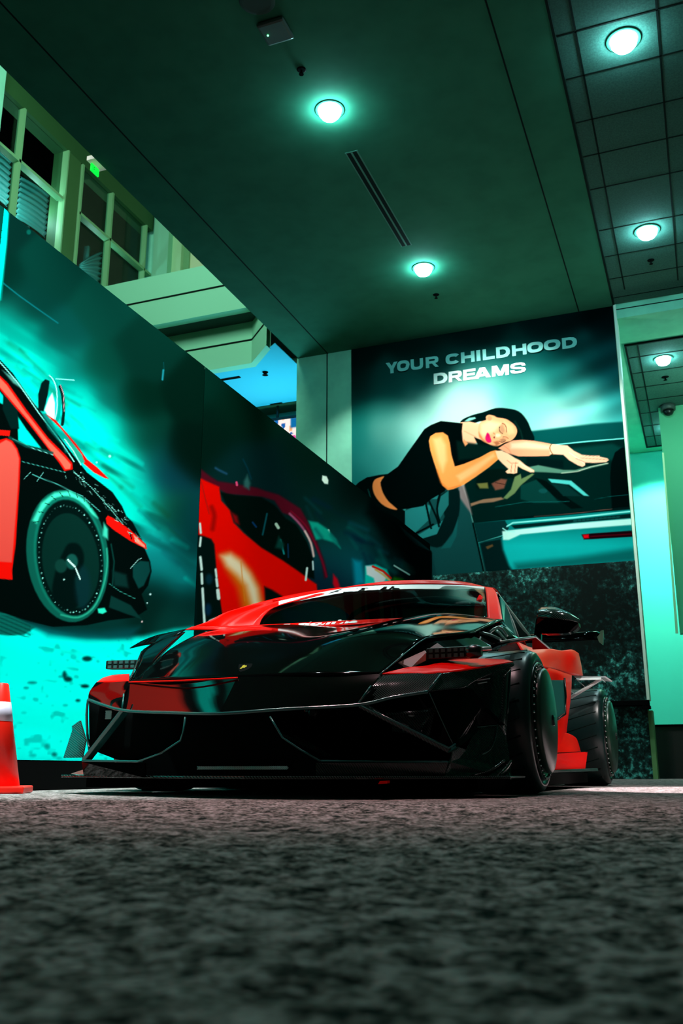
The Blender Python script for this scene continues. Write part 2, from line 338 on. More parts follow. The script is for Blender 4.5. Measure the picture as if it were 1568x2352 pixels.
# skirting rail, end post
r0 = A(1400, 1614, YB - .1).z
rail = empty('wainscot_rail', ((-2.1), YB - .08, r0), 'black ledge rail running along the dark marble wall behind the rear wheel', 'rail')
box('ledge', (-3.4, XR + .03, YB - .16, YB - .032, r0 - .05, r0 + .02), 'dark', rail, bevel=.01)
boxes('bracket', [(XR - .06, XR + .04, YB - .2, YB - .032, r0 - .09, r0 - .051)], 'dark', rail)
S(box('trim_7', (XR - .008, XR + .05, YB - .03, YB + .25, 0, r0 - .1), mat('green_post', (0.12, 0.3, 0.1), .6)))
S(box('trim_8', (XR - .004, XR + .03, YB - .035, YB + .25, r0 + .03, SOF), mat('lit_end_face_paint', (0.7, 0.9, 0.75), .6)))  # wall's end face; light falling on it is put into the paler paint
# low black counter in the aisle
cx0 = A(1508, 1760, 13.2).x; ctz = A(1530, 1664, 13.2).z
ct = empty('low_counter', (cx0 + 1, 13.4, 0), 'low black counter standing past the end of the marble wall', 'counter')
box('cabinet', (cx0, 3.4, 13.2, 13.9, 0, ctz - .03), noisy(mat('counter_black', (.01, .012, .01), .6), (.006, .01, .008), (.015, .014, .01), 30, 3), ct)
box('countertop', (cx0 - .02, 3.45, 13.17, 13.9, ctz - .03, ctz), 'dark', ct, bevel=.006)
q0 = A(1502, 1670, 13.5); S(box('trim_9', (q0.x - .05, cx0 + .02, 13.5, 13.6, .25, ctz - .04), mat('cyan_panel_edge', (.1, .8, .65), .6)))
# left mural wall (free-standing height)
HW = at(240, 660, 'X', XW).z
S(box('wall_left', (XW - .16, XW - .012, 0.2, YB - .001, 0, HW - .01), 'dark'))
S(box('baseboard_left', (XW - .012, XW + .02, 0.2, YB - .04, 0, .155), mat('baseboard_black', (.002, .002, .002), .8, spec=.03)))
# atrium beyond the wall: bulkheads, ceiling, windows
Y1 = 11.75; Y2 = 12.2
t1 = A(245, 657, Y1).z; b1 = A(347, 748, Y1).z; g1 = A(292, 701, Y1).z
S(box('wall_bulkhead_upper', (XG, XL + .1, Y1, Y1 + .15, b1, t1), 'bulk'))
S(box('trim_10', (XG, XL + .1, Y1 - .012, Y1 - .001, g1 - .012, g1 + .012), 'groove'))
S(box('ceiling_bulkhead', (XG, XL, Y1 + .001, 15, b1 + .002, b1 + .08), mat('slot_dark', (.01, .06, .05), .9)))
c2x = A(577, 834, Y2).x; b2 = A(577, 834, Y2).z; g2 = A(500, 794, Y2).z
S(box('wall_bulkhead_lower', (XG - 1, c2x, Y2, Y2 + .15, b2, b1), 'bulk'))
e = .5
S(mesh('wall_bulkhead_return', [(c2x, Y2, b2), (c2x + e, Y2 - e, b2), (c2x + e, Y2 - e, b1), (c2x, Y2, b1), (c2x, Y2 + .15, b2), (c2x + e, Y2 - e + .15, b2), (c2x + e, Y2 - e + .15, b1), (c2x, Y2 + .15, b1)], BOXF and [(0, 1, 2, 3), (4, 5, 6, 7), (0, 1, 5, 4), (2, 3, 7, 6)], 'bulk'))
S(box('trim_11', (XG, c2x + .004, Y2 - .012, Y2 - .001, g2 - .012, g2 + .012), 'groove'))
S(mesh('trim_12', [(c2x, Y2 - .008, g2 - .012), (c2x + e, Y2 - e - .008, g2 - .012), (c2x + e, Y2 - e - .008, g2 + .012), (c2x, Y2 - .008, g2 + .012)], [(0, 1, 2, 3)], 'groove', solid=.006))
S(mesh('ceiling_lower', [(XG - 2, Y2 + .001, b2 + .01), (c2x, Y2 + .001, b2 + .01), (XL - .03, Y2 - .5, b2 + .01), (XL - .02, YB + .26, b2 + .01), (XL + 1.2, YB + .26, b2 + .01), (XL + 1.2, 17.4, b2 + .01), (XG - 2, 17.4, b2 + .01)], [(0, 1, 2, 3, 4, 5, 6)], 'cyanceil', solid=.01))
YT2 = at(640, 948, 'Z', b2).y
S(box('wall_atrium_back', (XG - 2, XL + .8, YT2, YT2 + .1, 0, b2), mat('teal_back_wall', (.08, .6, .65), .8)))
# window wall
def G(px, py, X=XG): return at(px, py, 'X', X)
ye = G(353, 531).y; hz = G(353, 531).z; hz2 = G(20, 218).z; zb = G(240, 655).z - .3
M['dgreen'] = mat('dark_green_paint', (.025, .11, .03), .7)
S(boxes('wall_window', [(XG - .3, XG - .02, -1, ye, hz, hz + 1.4), (XG - .3, XG, -1, ye, 4.5, zb)], 'dgreen'))
S(box('wall_atrium_pier', (XG - .3, XG + 0.0, ye + .1, ye + .9, 5, hz + 1.6), 'wall'))
yp = ye
x1 = A(355, 530, yp).x; x2 = A(388, 528, yp).x; x3 = A(407, 560, yp).x; x4 = A(419, 560, yp).x
S(box('wall_pier_1', (x1, x2, yp, yp + .3, 7, 11.8), 'bulk'))
S(box('wall_pier_2', (x2, x3, yp + .15, yp + .4, 7, 11.8), mat('pale_green', (.5, .85, .5), .8)))
S(box('wall_pier_3', (x3, x4, yp + .25, yp + .4, 7, 11.8), 'green'))
S(box('wall_pier_4', (x4, -5, yp + .3, yp + .45, 7, 11.8), 'cream'))
S(box('ceiling_atrium', (XG - .3, XL, -2, yp + .5, 11.8, 11.9), 'dark'))
def member(top, bot, wd=.07, dp=.12):
    y = (G(*top).y + G(*bot).y) / 2; wd *= .5; return (XG - dp, XG, y - wd / 2, y + wd / 2, zb, hz)
w1 = S(boxes('window_1', [member((57, 275), (35, 480), .09), member((150, 400), (143, 590), .06)] +
    [(XG - .12, XG, -1, G(150, 400).y, G(50, 372).z - .025, G(50, 372).z + .025)], 'green'))
w2 = S(boxes('window_2', [member((190, 400), (177, 590), .09), member((262, 450), (245, 655), .09), member((338, 540), (330, 635), .06), (XG - .12, XG, G(190, 400).y, ye, G(255, 551).z - .025, G(255, 551).z + .025)], 'green'))
S(box('window_3', (XG - .3, XG - .02, G(152, 400).y + .02, G(188, 400).y - .02, zb, hz), mat('dark_green_mullion', (.05, .16, .05), .6)))
S(box('trim_13', (XG - .1, XG + .12, -1, ye, zb - .1, zb), 'green'))
gp = mat('x', (0, 0, 0)); M['pane'] = glass('window_pane', (0.75, 0.85, 0.85))
box('pane', (XG - .1, XG - .09, -1, G(150, 400).y, zb, hz), 'pane', w1)
box('pane', (XG - .1, XG - .09, G(190, 400).y, ye, zb, hz), 'pane', w2)
S(box('trim_14', (XG + .02, XG + .3, G(-60, 200, XG + .3).y, G(9, 220, XG + .3).y, 7.5, 12), 'wall'))
S(box('wall_outside', (XG - 1.12, XG - 1.0, -2, ye + .5, 0, 12), 'dark'))
# thin lit sill on top of the mural wall
S(box('trim_15', (XW - .2, XW - .17, .2, G(242, 660, XW).y, HW - .02, HW + .05), mat('sill_green', (.45, .75, .3), .5)))
# corrugated sheets outside the windows
M['corr'] = mat('corrugated_sheet', (.05, .3, .28), .5)
def sheet(pts, n, lab):
    X = XG - .85; tl, tr, br, bl = [at(x, y, 'X', X) for x, y in pts]; vs = []; W_ = 12
    for i in range(n * 4 + 1):
        v = i / (n * 4)
        for j in range(W_ + 1):
            u = j / W_; p = (tl * (1 - u) + tr * u) * (1 - v) + (bl * (1 - u) + br * u) * v; p.z += .05 * math.sin(u * 2.2); vs.append(Vector((X + .035 * math.sin(i * math.pi / 2), p.y, p.z)))
    fs = [(i * (W_ + 1) + j, i * (W_ + 1) + j + 1, (i + 1) * (W_ + 1) + j + 1, (i + 1) * (W_ + 1) + j) for i in range(n * 4) for j in range(W_)]
    ys_ = [tl.y, tr.y, br.y, bl.y]; zs_ = [tl.z, tr.z, br.z, bl.z]; k = len(vs); vs += boxv(X - .145, X - .05, sum(ys_) / 4 - .03, sum(ys_) / 4 + .03, min(zs_), max(zs_)); fs += [tuple(j + k for j in f) for f in BOXF]
    return tag(mesh('corrugated_panel', vs, fs, 'corr', None, True, solid=.008), lab, 'panel', 'corrugated sheets outside the high windows')
sheet([(-30, 330), (23, 374), (16, 480), (-35, 440)], 8, 'corrugated teal sheet seen at the left edge through the lower corner of the high window')
sheet([(46, 405), (110, 452), (103, 550), (36, 500)], 8, 'largest corrugated teal sheet, behind the window pane above the mural car')
sheet([(185, 604), (232, 583), (228, 655), (180, 625)], 6, 'small corrugated teal sheet behind the pane nearest the bulkhead')
for p_, w_ in (((70, 480), 40), ((205, 615), 30), ((0, 400), 25)):
    p_ = at(*p_, 'X', XG - .45); point(p_, w_ * .5, (.6, 1, .95), .05)  # added point lights behind the panes, there to brighten the sheets

# ------------------------------------------------------------------ painter for the printed murals
def spline(pts, n=5):
    return np.array([tuple(p[:2]) for p in resample([Vector((x, y, 0)) for x, y in pts], n, closed=True)])
class Canvas:
    def __init__(s, PX, PY): s.x = PX; s.y = PY; s.c = np.zeros(PX.shape + (3,))
    def field(s, pts, p=36.0):
        """smooth colour field from scattered samples"""
        num = np.zeros_like(s.c); den = np.zeros(s.x.shape)
        for x, y, c in pts:
            d2 = ((s.x - x) ** 2 + (s.y - y) ** 2) / (2 * p * p); wt = np.exp(-d2) + 1e-5 / (1 + d2 * d2); num += wt[..., None] * np.array(c, float); den += wt
        s.c = num / den[..., None]
    def poly(s, pts, col, soft=1.0, sm=0, al=1.0, col2=None, g=None):
        P = spline(pts, sm) if sm else np.array(pts, float); pad = soft * 1.5 + 1
        m = (s.x > P[:, 0].min() - pad) & (s.x < P[:, 0].max() + pad) & (s.y > P[:, 1].min() - pad) & (s.y < P[:, 1].max() + pad)
        if not m.any(): return
        X = s.x[m]; Y = s.y[m]; ins = np.zeros(X.shape, bool); dd = np.full(X.shape, 1e9)
        for i in range(len(P)):
            (x0, y0), (x1, y1) = P[i - 1], P[i]
            if y0 != y1:
                c = ((y0 > Y) != (y1 > Y)) & (X < (x1 - x0) * (Y - y0) / (y1 - y0) + x0); ins ^= c
            L = (x1 - x0) ** 2 + (y1 - y0) ** 2 + 1e-9; t = np.clip(((X - x0) * (x1 - x0) + (Y - y0) * (y1 - y0)) / L, 0, 1)
            dd = np.minimum(dd, (X - x0 - t * (x1 - x0)) ** 2 + (Y - y0 - t * (y1 - y0)) ** 2)
        d = np.sqrt(dd) * np.where(ins, 1, -1); a = np.clip(d / soft * .5 + .5, 0, 1); a = a * a * (3 - 2 * a) * al
        C = np.array(col, float)
        if col2 is not None:
            (ax, ay), (bx, by) = g; t = np.clip(((X - ax) * (bx - ax) + (Y - ay) * (by - ay)) / ((bx - ax) ** 2 + (by - ay) ** 2), 0, 1)[:, None]; C = C * (1 - t) + np.array(col2, float) * t
        s.c[m] = s.c[m] * (1 - a[:, None]) + C * a[:, None]
    def line(s, pts, wd, col, soft=1.0, al=1.0, sm=0):
        P = np.array([tuple(p[:2]) for p in resample([Vector((x, y, 0)) for x, y in pts], sm)]) if sm else np.array(pts, float)
        pad = wd + soft + 1; m = (s.x > P[:, 0].min() - pad) & (s.x < P[:, 0].max() + pad) & (s.y > P[:, 1].min() - pad) & (s.y < P[:, 1].max() + pad)
        if not m.any(): return
        X = s.x[m]; Y = s.y[m]; dd = np.full(X.shape, 1e9)
        for i in range(len(P) - 1):
            (x0, y0), (x1, y1) = P[i], P[i + 1]; L = (x1 - x0) ** 2 + (y1 - y0) ** 2 + 1e-9
            t = np.clip(((X - x0) * (x1 - x0) + (Y - y0) * (y1 - y0)) / L, 0, 1); dd = np.minimum(dd, (X - x0 - t * (x1 - x0)) ** 2 + (Y - y0 - t * (y1 - y0)) ** 2)
        a = np.clip((wd / 2 - np.sqrt(dd)) / soft + .5, 0, 1) * al
        s.c[m] = s.c[m] * (1 - a[:, None]) + np.array(col, float) * a[:, None]
    def ell(s, cx, cy, rx, ry, col, soft=1.0, al=1.0, rot=0, **k):
        q = [(cx + rx * math.cos(t) * math.cos(rot) - ry * math.sin(t) * math.sin(rot), cy + rx * math.cos(t) * math.sin(rot) + ry * math.sin(t) * math.cos(rot)) for t in np.linspace(0, 2 * math.pi, 40, endpoint=False)]
        s.poly(q, col, soft, al=al, **k)
    def dot(s, x, y, r, col, al=1.0): s.ell(x, y, r, r, col, max(1, r * .6), al)
def vnoise(x, y, sx, sy, seed):
    """smooth value noise in wall metres"""
    rs = np.random.RandomState(seed); T = rs.rand(64, 64); u = x / sx; v = y / sy; i = np.floor(u).astype(int); j = np.floor(v).astype(int); fu = u - i; fv = v - j
    fu = fu * fu * (3 - 2 * fu); fv = fv * fv * (3 - 2 * fv); g = lambda a, b: T[a % 64, b % 64]
    return (g(i, j) * (1 - fu) + g(i + 1, j) * fu) * (1 - fv) + (g(i, j + 1) * (1 - fu) + g(i + 1, j + 1) * fu) * fv
def mural(name, P3, canvas, m, parent=None, gain=1.0, dark=1.0, grey=0.0):
    """P3: HxWx3 wall points; the print is a vertex-colour picture on that grid"""
    H, W = P3.shape[:2]; me = bpy.data.meshes.new(name); me.vertices.add(H * W); d = np.array(off(parent)); me.vertices.foreach_set('co', (P3 - d).reshape(-1).astype(np.float32))
    j, i = np.meshgrid(np.arange(H - 1), np.arange(W - 1), indexing='ij'); a = j * W + i; q = np.stack([a, a + 1, a + W + 1, a + W], -1).reshape(-1, 4)
    me.loops.add(q.size); me.loops.foreach_set('vertex_index', q.reshape(-1).astype(np.int32)); me.polygons.add(len(q)); me.polygons.foreach_set('loop_start', np.arange(0, q.size, 4, dtype=np.int32))
    me.update(calc_edges=True); me.validate()
    L = canvas.c.max(-1, keepdims=True) / 255.0
    if dark < 1: canvas.c = canvas.c * (dark + (1 - dark) * np.clip(L / .6, 0, 1))
    if grey: gm = canvas.c.mean(-1, keepdims=True); canvas.c = canvas.c * (1 - grey) + gm * grey
    c = np.clip(canvas.c / 255.0, 0, 1); lin = np.where(c <= .04045, c / 12.92, ((c + .055) / 1.055) ** 2.4) * gain
    ca = me.color_attributes.new('print', 'FLOAT_COLOR', 'POINT'); ca.data.foreach_set('color', np.concatenate([lin, np.ones(lin.shape[:2] + (1,))], -1).reshape(-1).astype(np.float32))
    return link(name, me, m, parent)
def printmat(name):
    m = mat(name, (.5, .5, .5), .9, spec=.0); n = N(m, 'ShaderNodeVertexColor', layer_name='print'); m.node_tree.links.new(n.outputs[0], m.node_tree.nodes['Principled BSDF'].inputs[0]); return m
cFn, cRn, cUn = np.array(cF), np.array(cR), np.array(cU)
def projn(P):
    d = P - np.array(CAM); z = d @ cFn; return 784 + F * (d @ cRn) / z, 1176 - F * (d @ cUn) / z
def pixmap(P3):
    """wall points -> coordinates of the measured photo frame, in which the artwork outlines are noted"""
    return projn(P3)
# ------------------------------------------------------------------ side wall mural (race car and red bodywork print)
ya = at(-14, 700, 'X', XW).y; ys = at(453.5, 1250, 'X', XW).y; ye_ = YB - .03
def gridX(y0, y1, ncol, nrow, z0, z1):
    # columns are spaced evenly in sight angle so nearer parts get finer cells
    xs = np.linspace(projn(np.array([XW, y0, .1]))[0], projn(np.array([XW, y1, .1]))[0], ncol); Yc = np.array([at(x, 1769, 'X', XW).y for x in xs]); Zr = np.linspace(z0, z1, nrow)
    P = np.zeros((nrow, ncol, 3)); P[..., 0] = XW; P[..., 1] = Yc[None]; P[..., 2] = Zr[:, None]; return P
K = (2, 14, 12)
P = gridX(ya, ys, 300, 560, .16, HW); X, Y = pixmap(P); c = Canvas(X, Y)
c.field([(0, 500, (4, 45, 38)), (120, 620, (4, 60, 50)), (240, 700, (5, 70, 58)), (340, 800, (4, 58, 46)), (450, 900, (2, 40, 28)), (430, 1040, (2, 34, 24)), (0, 660, (2, 45, 36)), (60, 700, (4, 60, 52)), (10, 715, (10, 90, 80)),
    (130, 780, (5, 75, 68)), (0, 745, (0, 190, 170)), (40, 775, (0, 170, 150)), (100, 830, (0, 185, 165)), (150, 850, (6, 110, 100)), (220, 860, (4, 70, 56)), (190, 900, (0, 150, 140)), (240, 930, (8, 90, 80)), (300, 940, (2, 48, 34)),
    (50, 840, (0, 240, 215)), (90, 880, (0, 225, 200)), (180, 930, (0, 245, 215)), (200, 980, (0, 250, 225)), (240, 1020, (0, 235, 210)), (250, 970, (0, 210, 190)), (290, 1000, (5, 120, 105)), (330, 1010, (5, 70, 55)),
    (280, 1060, (0, 235, 205)), (310, 1080, (10, 190, 170)), (350, 1060, (8, 85, 85)), (380, 1100, (10, 75, 90)), (330, 1140, (0, 195, 175)), (310, 1170, (0, 225, 200)), (370, 1160, (15, 100, 80)), (400, 1200, (10, 80, 60)), (430, 1200, (5, 80, 90)),
    (350, 1220, (10, 190, 180)), (380, 1260, (10, 150, 150)), (420, 1290, (8, 80, 75)), (350, 1290, (10, 120, 120)), (390, 1310, (10, 170, 170)), (440, 1320, (10, 160, 165)), (440, 1250, (3, 70, 72)), (370, 1345, (3, 45, 40)), (440, 1380, (4, 60, 55)),
    (330, 1400, (4, 45, 38)), (400, 1430, (6, 70, 62)), (250, 1440, (5, 60, 55)), (100, 1430, (5, 60, 56)), (0, 1410, (4, 50, 45)), (450, 1460, (10, 90, 85))], 27)
for k in range(60):
    t_ = random.random(); x_ = -10 + 440 * t_; y_ = 760 + 500 * t_ ** 1.25 + random.uniform(-10, 90); L_ = random.uniform(25, 90); c.line([(x_, y_), (x_ + L_ * .8, y_ + L_ * random.uniform(.35, .9))], random.uniform(3, 12), random.choice([(0, 225, 205), (8, 90, 95), (5, 120, 110), (12, 70, 90), (20, 80, 45)]), 8, random.uniform(.12, .4))
# ground
c.poly([(-30, 1405), (20, 1420), (60, 1436), (120, 1452), (180, 1462), (250, 1466), (330, 1462), (400, 1446), (460, 1440), (460, 1800), (-30, 1800)], (0, 250, 232), 10)
c.poly([(-30, 1402), (15, 1408), (50, 1425), (82, 1440), (55, 1458), (20, 1460), (-30, 1455)], (10, 110, 98), 3)
for k in range(14): c.line([(-10, 1412 + k * 3.2), (70, 1424 + k * 3.0)], 1, (4, 60, 55), 1, .6)
c.poly([(60, 1425), (130, 1445), (230, 1452), (320, 1440), (300, 1468), (200, 1470), (110, 1460)], (4, 85, 90), 12, al=.8)
# smoke streaks and grit on the light parts
lum = c.c[..., 1]; wy, wz = P[..., 1], P[..., 2]
n1 = vnoise(wy + wz * .9, wz, .9, .13, 3) * .6 + vnoise(wy + wz * .9, wz, .35, .06, 4) * .4; n2 = vnoise(wy, wz, .05, .022, 5) * .5 + vnoise(wy, wz, .16, .07, 8) * .5
lit = np.clip((lum - 80) / 120, 0, 1)[..., None]; st = np.clip((n1 - .56) * 5, 0, 1)[..., None]
c.c = c.c * (1 - lit * st * .42 * (Y < 1400)[..., None]); gr_ = np.clip((n2 - .63) * 7, 0, 1)[..., None]; gy = (Y > 1440)[..., None]
c.c = c.c * (1 - lit * gr_ * .2 * gy) + lit * gy * np.clip((n1 - .5) * 3, 0, 1)[..., None] * np.array([0, 6, 10])
for x, y, rx, ry, a in ((148, 1550, 5, 9, .8), (156, 1560, 9, 6, .9), (200, 1513, 11, 6, .9), (195, 1576, 9, 4, 1), (179, 1609, 5, 3, .9), (74, 1568, 10, 3, .6), (60, 1580, 5, 2, .6), (139, 1554, 4, 2, .5), (108, 1715, 6, 6, .4), (125, 1733, 6, 5, .6), (75, 1735, 8, 4, .3), (150, 1620, 5, 2, .4), (55, 1637, 5, 2, .2)):
    c.ell(x, y, rx, ry, (0, 50, 50), 4, a)
# the printed car
c.poly([(-40, 790), (0, 826), (30, 858), (62, 905), (95, 948), (140, 1008), (165, 1040), (200, 1085), (235, 1112), (258, 1130), (280, 1162), (290, 1185), (305, 1200), (325, 1238), (333, 1262), (345, 1290), (348, 1312), (340, 1345), (325, 1365), (338, 1400), (310, 1418), (250, 1425), (200, 1436), (120, 1440), (60, 1425), (0, 1405), (-40, 1400)], K, 1.5)
c.poly([(5, 850), (35, 870), (85, 935), (60, 900), (30, 880)], (130, 235, 215), 3, al=.6)
c.poly([(-40, 880), (0, 900), (20, 925), (60, 985), (95, 1030), (60, 1022), (42, 1012), (40, 960), (22, 938), (0, 925), (-30, 925)], (0, 235, 210), 2)
c.poly([(8, 890), (40, 940), (44, 985), (25, 985), (6, 940)], (2, 40, 36), 2)
c.line([(0, 832), (40, 878), (90, 950), (140, 1015), (170, 1060)], 2.2, (150, 240, 225), 1)
c.poly([(95, 950), (112, 950), (150, 1040), (158, 1040), (140, 1020), (110, 985)], (10, 120, 110), 3, al=.8)
c.poly([(-40, 820), (0, 863), (18, 880), (60, 940), (110, 1005), (150, 1045), (166, 1064), (167, 1078), (148, 1082), (135, 1062), (110, 1030), (60, 965), (0, 895), (-40, 860)], (255, 10, 5), 1.5)
c.poly([(-40, 826), (0, 868), (16, 885), (58, 945), (108, 1009), (148, 1050), (163, 1067), (161, 1077), (150, 1078), (138, 1060), (112, 1029), (62, 962), (0, 890), (-40, 855)], (250, 95, 75), 1.5)
c.poly([(88, 943), (88, 905), (95, 880), (104, 871), (114, 875), (110, 905), (100, 945)], (3, 30, 28), 1.5)
c.poly([(102, 942), (112, 915), (120, 902), (126, 925), (126, 962), (115, 962)], (235, 250, 245), 2)
c.line([(115, 866), (128, 880), (136, 905), (136, 940), (131, 965)], 8, (0, 150, 135), 2, sm=4); c.line([(113, 862), (122, 872), (130, 895), (131, 935), (127, 962)], 2, (190, 250, 240), 1, sm=4)
c.line([(138, 888), (144, 910), (146, 945), (143, 975)], 7, (4, 40, 36), 1.5, sm=4); c.line([(139, 885), (146, 905), (147, 945)], 1.5, (230, 150, 160), 1); c.line([(128, 870), (170, 873)], 2, (140, 240, 225), 1)
c.poly([(104, 950), (128, 965), (145, 985), (175, 1020), (200, 1055), (225, 1075), (250, 1100), (240, 1098), (215, 1085), (192, 1065), (188, 1045), (165, 1015), (140, 985)], (255, 10, 5), 1.5)
c.poly([(150, 1005), (165, 1018), (188, 1045), (195, 1062), (186, 1064), (170, 1045), (155, 1020)], (30, 150, 125), 1.5); c.line([(148, 1008), (168, 1035), (186, 1068)], 1.5, (210, 250, 240), 1)
c.poly([(-40, 1000), (0, 1010), (15, 1006), (28, 1012), (40, 1030), (47, 1052), (45, 1110), (36, 1250), (28, 1310), (29, 1332), (-40, 1325)], (255, 12, 5), 1.5)
c.poly([(-40, 1008), (0, 1018), (14, 1010), (26, 1016), (38, 1033), (44, 1054), (41, 1120), (31, 1250), (27, 1292), (0, 1290), (-40, 1290)], (244, 88, 74), 2, col2=(240, 70, 60), g=((0, 1010), (0, 1290)))
c.poly([(-40, 984), (24, 989), (22, 1002), (-40, 996)], (250, 20, 12), 1)
c.line([(22, 1005), (60, 1025), (120, 1040)], 6, (15, 95, 85), 3, .8); c.line([(28, 1008), (70, 1028), (122, 1045)], 1.2, (120, 200, 190)); c.line([(50, 1060), (110, 1075), (150, 1085)], 1.5, (60, 150, 140)); c.line([(75, 1090), (130, 1112), (190, 1140), (230, 1175)], 2, (70, 160, 150)); c.line([(55, 1100), (70, 1085)], 1.5, (110, 190, 180)); c.line([(85, 1105), (100, 1085)], 1.5, (110, 190, 180))
c.line([(168, 1082), (210, 1120), (250, 1165), (283, 1205)], 1.3, (120, 210, 195))
# tyre, rim and disc of the print
rt = -.12
c.ell(155, 1277, 94, 153, (12, 100, 84), 2, rot=rt); c.poly([(75, 1195), (95, 1155), (125, 1132), (160, 1128), (195, 1148), (225, 1190), (205, 1178), (175, 1160), (135, 1160), (105, 1175), (88, 1205)], (70, 235, 195), 5)
c.ell(160, 1280, 82, 142, (14, 120, 100), 3, rot=rt); c.ell(161, 1281, 76, 134, (2, 25, 22), 3, rot=rt); c.line([(245, 1260), (246, 1300), (236, 1350), (215, 1395), (180, 1418), (140, 1412)], 3.5, (40, 160, 130), 3, sm=4)
c.ell(162, 1288, 65, 110, (7, 52, 44), 2, rot=rt); c.poly([(148, 1262), (160, 1248), (180, 1250), (192, 1272), (190, 1300), (172, 1330), (180, 1390), (150, 1400), (120, 1370), (128, 1310)], (2, 24, 21), 4, sm=3); c.ell(140, 1300, 14, 16, (15, 70, 60), 3); c.ell(190, 1350, 18, 50, (10, 55, 65), 8, al=.6)
c.ell(165, 1290, 14, 18, (20, 90, 80), 3); c.line([(156, 1286), (172, 1302)], 4, (225, 250, 240)); c.line([(174, 1306), (184, 1330)], 3, (225, 250, 240)); c.dot(147, 1331, 2, (200, 250, 240))
random.seed(3)
for k in range(64):
    t = k / 64 * 2 * math.pi; rx, ry = (70 + random.random() * 3, 120 + random.random() * 5); x = 161 + rx * math.cos(t) * math.cos(rt) - ry * math.sin(t) * math.sin(rt); y = 1284 + rx * math.cos(t) * math.sin(rt) + ry * math.sin(t) * math.cos(rt)
    c.dot(x, y, random.choice((.9, 1.2, 1.8)), (150, 240, 225), random.choice((.3, .7, 1)))
for k in range(9): t = -2.6 + k * .2; c.line([(158 + 94 * math.cos(t), 1277 + 150 * math.sin(t)), (158 + 84 * math.cos(t + .07), 1277 + 138 * math.sin(t + .07))], 1.5, K)
# nose details
c.poly([(243, 1190), (248, 1184), (270, 1196), (300, 1218), (335, 1250), (337, 1262), (300, 1243), (262, 1218), (245, 1203)], (255, 15, 8), 1.2); c.poly([(305, 1226), (332, 1252), (333, 1259), (312, 1246)], (252, 140, 115), 1.5); c.line([(298, 1222), (302, 1238)], 3, K)
c.poly([(305, 1300), (322, 1288), (342, 1290), (345, 1312), (330, 1345), (318, 1352), (305, 1325)], (10, 72, 68), 2); c.line([(300, 1305), (318, 1285), (325, 1282)], 1.5, (190, 250, 240), al=.8)
c.poly([(255, 1368), (300, 1390), (325, 1422), (290, 1410), (250, 1395)], (10, 62, 56), 2); c.line([(250, 1340), (275, 1358), (310, 1375)], 1.5, (50, 140, 125)); c.line([(255, 1250), (262, 1290), (258, 1345)], 3, (10, 70, 62), 2); c.poly([(258, 1310), (290, 1320), (295, 1350), (262, 1345)], (10, 55, 50), 5)
c.poly([(224, 1398), (240, 1396), (245, 1405), (236, 1410), (226, 1408)], (40, 230, 190), 2); c.poly([(238, 1200), (248, 1215), (248, 1240), (236, 1230)], (60, 200, 170), 4)
for k in range(60):
    t = random.random(); x = 165 + 165 * t + random.gauss(0, 8); y = 1078 + 165 * t ** 1.1 + random.gauss(0, 6) + 6; c.line([(x, y), (x + random.uniform(1, 8), y + random.uniform(1, 8))], 1.3, (150, 230, 215), al=random.uniform(.2, .9))
c.dot(326, 1428, 2, (250, 200, 200)); c.dot(345, 1365, 2.2, (220, 250, 250)); c.dot(338, 1385, 1.6, (220, 250, 250)); c.dot(252, 1048, 3, (170, 250, 230)); c.dot(222, 1062, 2, (170, 250, 230))
c.line([(2, 646), (45, 680), (90, 712), (133, 742)], 3, (8, 105, 110), 2); c.line([(376, 832), (376, 850)], 1.5, (8, 90, 95), 1); c.line([(375, 850), (373, 872)], 4, (30, 150, 165), 2); c.ell(66, 533, 5, 6, (5, 90, 78), 2)
# pale strip graphic at the near end
c.poly([(-40, 440), (0, 468), (15, 481), (22, 490), (17, 560), (9, 640), (4, 690), (-40, 700)], (0, 120, 110), 2); c.poly([(-40, 440), (0, 468), (14, 482), (19, 490), (14, 560), (5, 640), (-2, 700), (-40, 700)], (0, 250, 222), 1.5)
c.poly([(-40, 440), (0, 470), (9, 478), (6, 498), (-2, 502), (-40, 490)], (235, 255, 250), 1.5); c.line([(-3, 498), (6, 503)], 1.5, (2, 60, 55)); c.line([(-5, 520), (5, 530)], 2, (2, 60, 55)); c.line([(-8, 548), (2, 546)], 4, (10, 40, 60))
side = empty('side_wall_mural', (XW, 7.6, .16), 'long printed mural of a black and red race car on the left wall', 'mural')
PM = printmat('printed_vinyl'); P[..., 0] = XW; mural('race_car_print', P, c, PM, side, dark=.62)
# the part of the same print nearest the camera, beyond the left edge of the frame: the printed door and sill
P = np.zeros((90, 60, 3)); P[..., 0] = XW; P[..., 1] = np.linspace(.9, ya - .003, 60)[None]; P[..., 2] = np.linspace(.16, HW, 90)[:, None]; c = Canvas(P[..., 1] * 100, P[..., 2] * 100)
c.field([(100, 20, (0, 250, 230)), (250, 20, (0, 250, 230)), (400, 60, (0, 250, 230)), (100, 300, (4, 50, 42)), (380, 300, (4, 55, 45)), (250, 270, (0, 200, 180))], 60)
c.poly([(90, 85), (400, 95), (400, 225), (300, 245), (90, 250)], (2, 14, 12), 3); c.poly([(120, 110), (390, 112), (395, 186), (340, 192), (120, 196)], (252, 50, 38), 3); c.poly([(200, 205), (380, 203), (330, 235), (220, 238)], (0, 200, 180), 3)
mural('door_print', P, c, PM, side, dark=.62)
